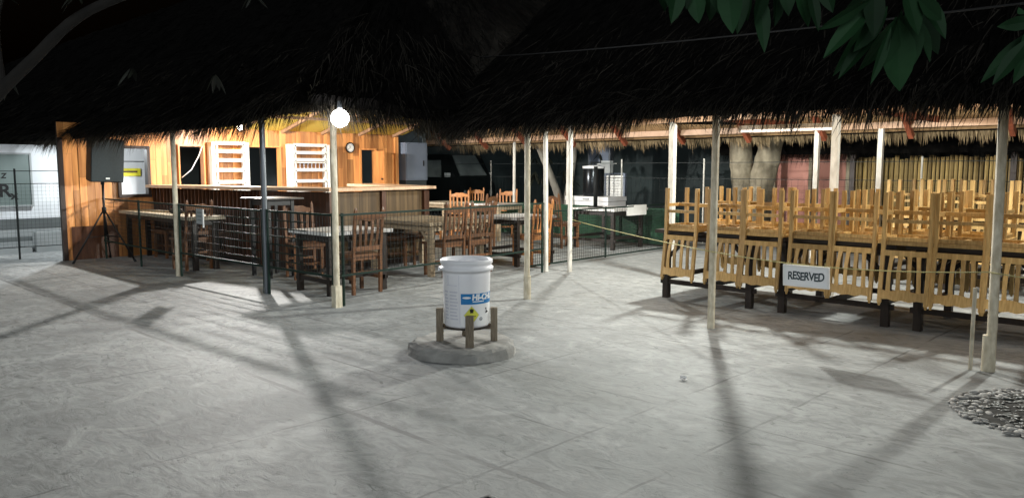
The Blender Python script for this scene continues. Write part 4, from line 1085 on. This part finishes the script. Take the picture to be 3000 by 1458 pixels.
tb = MB(); limb(tb, [cw(1.2, 18.6, 0), cw(1.15, 18.6, .7), cw(.85, 18.6, 1.5), cw(.5, 18.6, 2.4), cw(.3, 18.7, 3.2)], [.11, .10, .085, .075, .06]); P_(tb, 'trunk', 'greybark', sl_, sl_, True)
tb = MB(); limb(tb, [cw(1.22, 18.6, 0), cw(1.3, 18.6, .7), cw(1.42, 18.55, 1.5), cw(1.5, 18.5, 2.4), cw(1.52, 18.5, 3.2)], [.10, .09, .08, .07, .06]); P_(tb, 'trunk', 'greybark', sl_, sl_, True)
lf = MB()
for _ in range(40): cluster(lf, cw(rnd.uniform(.5, 2.1), rnd.uniform(18, 19.5), rnd.uniform(.8, 3.2)), 5, .22, .05)
P_(lf, 'crown', 'darkleaf', sl_, sl_)

# overhead cable between the roof and the mango tree
b_ = MB(); b_.tube(sag(cw(-1.0, 11.5, 3.08), cw(2.95, 4.1, 2.38), .05, 14), .007, 6)
tag(b_.build('overhead_cable', 'cable', smooth=True), 'thin grey cable strung across the dark roof towards the mango tree', 'cable')

# ================================================================== bucket, its stand and the round slab
SC = cw(-.41, 6.33)
b_ = MB(); n = 40; vs = []; fs = []
prof = [(1.03, 0.0), (1.0, .045), (.985, .070), (.94, .088), (.88, .094), (.5, .095), (0.01, .095)]
for (k, z) in prof:
    for i in range(n):
        a = 2 * PI * i / n; j = 1 + .03 * math.sin(a * 3 + 1) + .018 * math.sin(a * 7) + rnd.uniform(-.022, .022) * (1 if k > .9 else .2)
        vs.append((.435 * k * j * math.cos(a), .435 * k * j * math.sin(a), z + (rnd.uniform(-.010, .006) if 0 < z < .09 else 0)))
for r_ in range(len(prof) - 1):
    for i in range(n): a, c = r_ * n + i, r_ * n + (i + 1) % n; fs.append((a, c, c + n, a + n))
b_.add(vs, fs)
slab = tag(b_.build('round_slab', 'stone', loc=tuple(SC)), 'low round slab of rough broken concrete under the white bucket', 'slab')

BZ = .235; ux, uy = (math.cos(YAW), math.sin(YAW)), (-math.sin(YAW), math.cos(YAW))
BC = cw(-.37, 6.27)
st = thing('bucket_stand', 'grey weathered four-legged wooden stand holding the white bucket', 'stand', (BC.x, BC.y, .095), YAW)
for i, (x, y, h) in enumerate(((-.222, .02, .272), (.222, .03, .275), (.035, -.222, .25), (-.02, .222, .27))):
    b_ = MB(); b_.box((x, y, h / 2), (.056 if i < 2 else .064, .05, h)); b_.build('leg', 'standwood', st)
for (p0, p1, z) in (((-.20, .02), (.20, .03), .115), ((.033, -.20), (-.02, .20), .096)):
    b_ = MB(); b_.beam((p0[0], p0[1], z), (p1[0], p1[1], z), .05, .03); b_.build('cross_bar', 'standwood', st)
b_ = MB(); b_.lathe([(.185, .128), (.196, .128), (.196, .138), (.185, .138), (.185, .128)], 28); b_.build('hoop', 'darktable', st)
bu = thing('plastic_bucket', 'open white plastic drum with blue HI-CHLON label and yellow hazard diamond', 'bucket', (BC.x, BC.y, .095 + .139), YAW)
b_ = MB(); b_.lathe([(0, .012), (.165, .012), (.176, 0), (.181, .015), (.194, .43), (.194, .452), (.216, .455), (.219, .478), (.204, .486), (.204, .505), (.213, .512), (.213, .536), (.206, .545), (.197, .540), (.189, .50), (.175, .03), (0, .028)], 56); b_.build('body', 'bucket', bu, True)
def rad(z): return .181 + .0313 * (z - .015)
def wrap(dx, dz, ang, lift=.0018):         # dx metres along the surface from angle ang (0 = towards camera)
    def f(c):
        z = dz + c.y; r = rad(z) + lift + c.z; a = -PI / 2 + ang + (dx + c.x) / rad(z)
        return Vector((r * math.cos(a), r * math.sin(a), z))
    return f
def decal(name, m, a0, a1, z0, z1, lift=.001, n=24, par=None):
    b_ = MB(); vs = []
    for i in range(n + 1):
        a = -PI / 2 + a0 + (a1 - a0) * i / n
        for z in (z0, z1): r = rad(z) + lift; vs.append((r * math.cos(a), r * math.sin(a), z))
    b_.add(vs, [(2 * i, 2 * i + 2, 2 * i + 3, 2 * i + 1) for i in range(n)]); return b_.build(name, m, par or bu, True)
A0, A1 = R(-10.7), R(125)
lbm = decal('label', 'label', A0, A1, .02, .288, .0006)
decal('blue_band', 'labelblue', A0, A1, .196, .282, .0014, par=lbm)
text_mesh('HI-CHLON', .064, 'lettering', 'label', bu, wrap(.243, .250, A0), 1.0, .0003, .12, .0035)
decal('small_print', 'label', R(18), R(50), .213, .221, .002, par=lbm)
def flat_decal(name, m, pts, ang, dx, dz, lift): # polygon fan wrapped on the drum
    b_ = MB(); w = wrap(dx, dz, ang, lift); vs = [w(Vector((0, 0, 0)))]; fs = []
    m_ = []
    for i in range(len(pts)):
        p, q = Vector(pts[i] + (0,)), Vector(pts[(i + 1) % len(pts)] + (0,))
        for k in range(4): m_.append(lerp(p, q, k / 4))
    for s in (.33, .66, 1.0): vs += [w(p * s) for p in m_]
    k = len(m_)
    for i in range(k):
        fs.append((0, 1 + i, 1 + (i + 1) % k))
        for r_ in range(2): fs.append((1 + r_ * k + i, 1 + (r_ + 1) * k + i, 1 + (r_ + 1) * k + (i + 1) % k, 1 + r_ * k + (i + 1) % k))
    b_.add(vs, fs); return b_.build(name, m, lbm)
flat_decal('emblem', 'label', [(.034 * math.cos(2 * PI * i / 16), .009 * math.sin(2 * PI * i / 16)) for i in range(16)], A0, .047, .250, .0022)
def rhomb(s, h=None): h = h or s; return [(0, -h), (s, 0), (0, h), (-s, 0)]
flat_decal('diamond_border', 'labelgrey', rhomb(.066, .077), A0, .085, .109, .0014)
flat_decal('hazard_diamond', 'labelyellow', rhomb(.062, .073), A0, .085, .109, .002)
flat_decal('flame', 'ink', [(-.014, -.008), (.014, -.008), (.017, .004), (.009, .018), (.004, .010), (0, .024), (-.006, .010), (-.012, .016), (-.017, .004)], A0, .085, .145, .0028)
flat_decal('flame_ring', 'ink', [(-.014, -.018), (.014, -.018), (.014, -.012), (-.014, -.012)], A0, .085, .145, .0028)
flat_decal('hazard_text', 'bamboo', [(-.034, -.003), (.034, -.003), (.034, .003), (-.034, .003)], A0, .085, .100, .0028)
flat_decal('pictogram', 'ink', [(-.004, -.02), (.004, -.02), (.004, .02), (-.004, .02)], A0, .228, .138, .0022)
flat_decal('pictogram', 'ink', [(-.012, .014), (.004, .014), (.004, .021), (-.012, .021)], A0, .228, .138, .0022)
flat_decal('pictogram', 'ink', [(-.012, -.024), (.026, -.017), (.026, -.011), (-.012, -.018)], A0, .228, .138, .0022)
circ = lambda r, n=14: [(r * math.cos(2 * PI * i / n), r * math.sin(2 * PI * i / n)) for i in range(n)]
flat_decal('round_mark', 'inkblue', circ(.015), A0, .166, .074, .0020)
flat_decal('round_mark', 'label', circ(.011), A0, .166, .074, .0026)
flat_decal('round_mark', 'inkblue', [(-.006, -.005), (.006, -.005), (.006, .005), (-.006, .005)], A0, .166, .074, .0032)
# faint printed columns on the left of the drum
for (a0, a1) in ((-62, -46), (-42, -18)):
    for k in range(9):
        z = .07 + k * .027
        decal('fine_print', 'labelgrey', R(a0), R(a1 - (k * 7) % 5), z, z + .011, .001, 6)
decal('label_edge', 'labelgrey', R(-15.5), R(-14.6), .04, .43, .001, 2)
decal('label_edge', 'labelgrey', R(-52), R(-20), .343, .347, .001, 8)
decal('label_edge', 'labelgrey', R(-47), R(-45), .35, .425, .001, 2)
b_ = MB(); b_.box((-.214, .0, .462), (.03, .05, .03)); b_.build('lug', 'bucket', bu)

# ================================================================== planting ring at the right edge
PC = cw(3.34, 4.58)
b_ = MB(); b_.lathe([(0, .016), (.42, .012), (.52, .004)], 40, tuple(PC))
tag(b_.build('planting_bed', 'soil'), kind='structure')
def stones(n, r0, r1, s0, s1, m, name, label):
    b_ = MB()
    for _ in range(n):
        a = rnd.uniform(0, 2 * PI); r = math.sqrt(rnd.uniform(r0 * r0, r1 * r1)); s = rnd.uniform(s0, s1)
        o = MB(); o.ball((0, 0, 0), s, 8, 5, (rnd.uniform(1, 1.5), rnd.uniform(.7, 1), rnd.uniform(.30, .48)))
        rot = Matrix.Rotation(rnd.uniform(0, 6.3), 3, 'Z') @ Matrix.Rotation(rnd.uniform(-.25, .25), 3, 'X'); c = PC + Vector((r * math.cos(a), r * math.sin(a), s * .22 + rnd.uniform(0, .008)))
        b_.add([rot @ Vector(p) + c for p in o.v], o.f)
    return tag(b_.build(name, m, smooth=True), label, 'pebbles', kind='stuff')
stones(430, .40, .60, .010, .027, 'pebble', 'pale_pebbles', 'ring of pale rounded pebbles edging the planting bed')
stones(380, .0, .43, .014, .032, 'darkpebble', 'dark_pebbles', 'dark pebbles filling the middle of the planting bed')
# ---- litter and the dark thing at the lower edge
b_ = MB()
for _ in range(9):
    a, b2, c = [Vector((rnd.uniform(-.035, .035), rnd.uniform(-.03, .03), rnd.uniform(.002, .035))) for _ in range(3)]; b_.add([a, b2, c], [(0, 1, 2)])
tag(b_.build('crumpled_paper', 'paper', loc=(-2.92, 4.75, .002)), 'small crumpled scrap of white paper lying on the concrete', 'litter')
bo = cw(-.072, 2.300)  # unidentified dark thing, built as a short round-topped post
bo_t = thing('shape', 'dark round-topped bollard barely showing at the bottom edge', 'shape', (bo.x, bo.y, 0))
b_ = MB(); b_.lathe([(.055, 0), (.055, .40), (.06, .42), (.055, .46), (.038, .485), (.018, .497), (0, .50)], 20); b_.build('shaft', 'black', bo_t, True)
b_ = MB(); b_.lathe([(.085, 0), (.085, .03), (.055, .035)], 20); b_.build('base_ring', 'blackmetal', bo_t, True)

# ================================================================== sky and light
w = bpy.data.worlds.new('World'); scene.world = w; w.use_nodes = True
nt = w.node_tree; bg = nt.nodes['Background']
sky = nt.nodes.new('ShaderNodeTexSky'); sky.sky_type = 'NISHITA'; sky.sun_disc = False
sky.sun_elevation = R(-4); sky.sun_rotation = R(150); sky.air_density = 1.0
nt.links.new(sky.outputs[0], bg.inputs['Color']); bg.inputs['Strength'].default_value = .12
sl = bpy.data.lights.new('night_fill', 'SUN'); sl.energy = 1.2; sl.angle = R(50); sl.color = (.90, .97, 1.0)  # added soft fill standing in for night light from behind the camera
so = bpy.data.objects.new('night_fill', sl); COL.objects.link(so)
dirn = (cw(.10, 1, 0)).normalized() * math.cos(R(19)) + Vector((0, 0, -math.sin(R(19))))
so.rotation_euler = dirn.to_track_quat('-Z', 'Y').to_euler(); so.location = (6, -6, 8)

scene.view_settings.view_transform = 'Standard'; scene.view_settings.look = 'None'
scene.view_settings.exposure = 0; scene.view_settings.gamma = 1
scene.cycles.use_denoising = True
scene.cycles.max_bounces = 6; scene.cycles.sample_clamp_indirect = 6
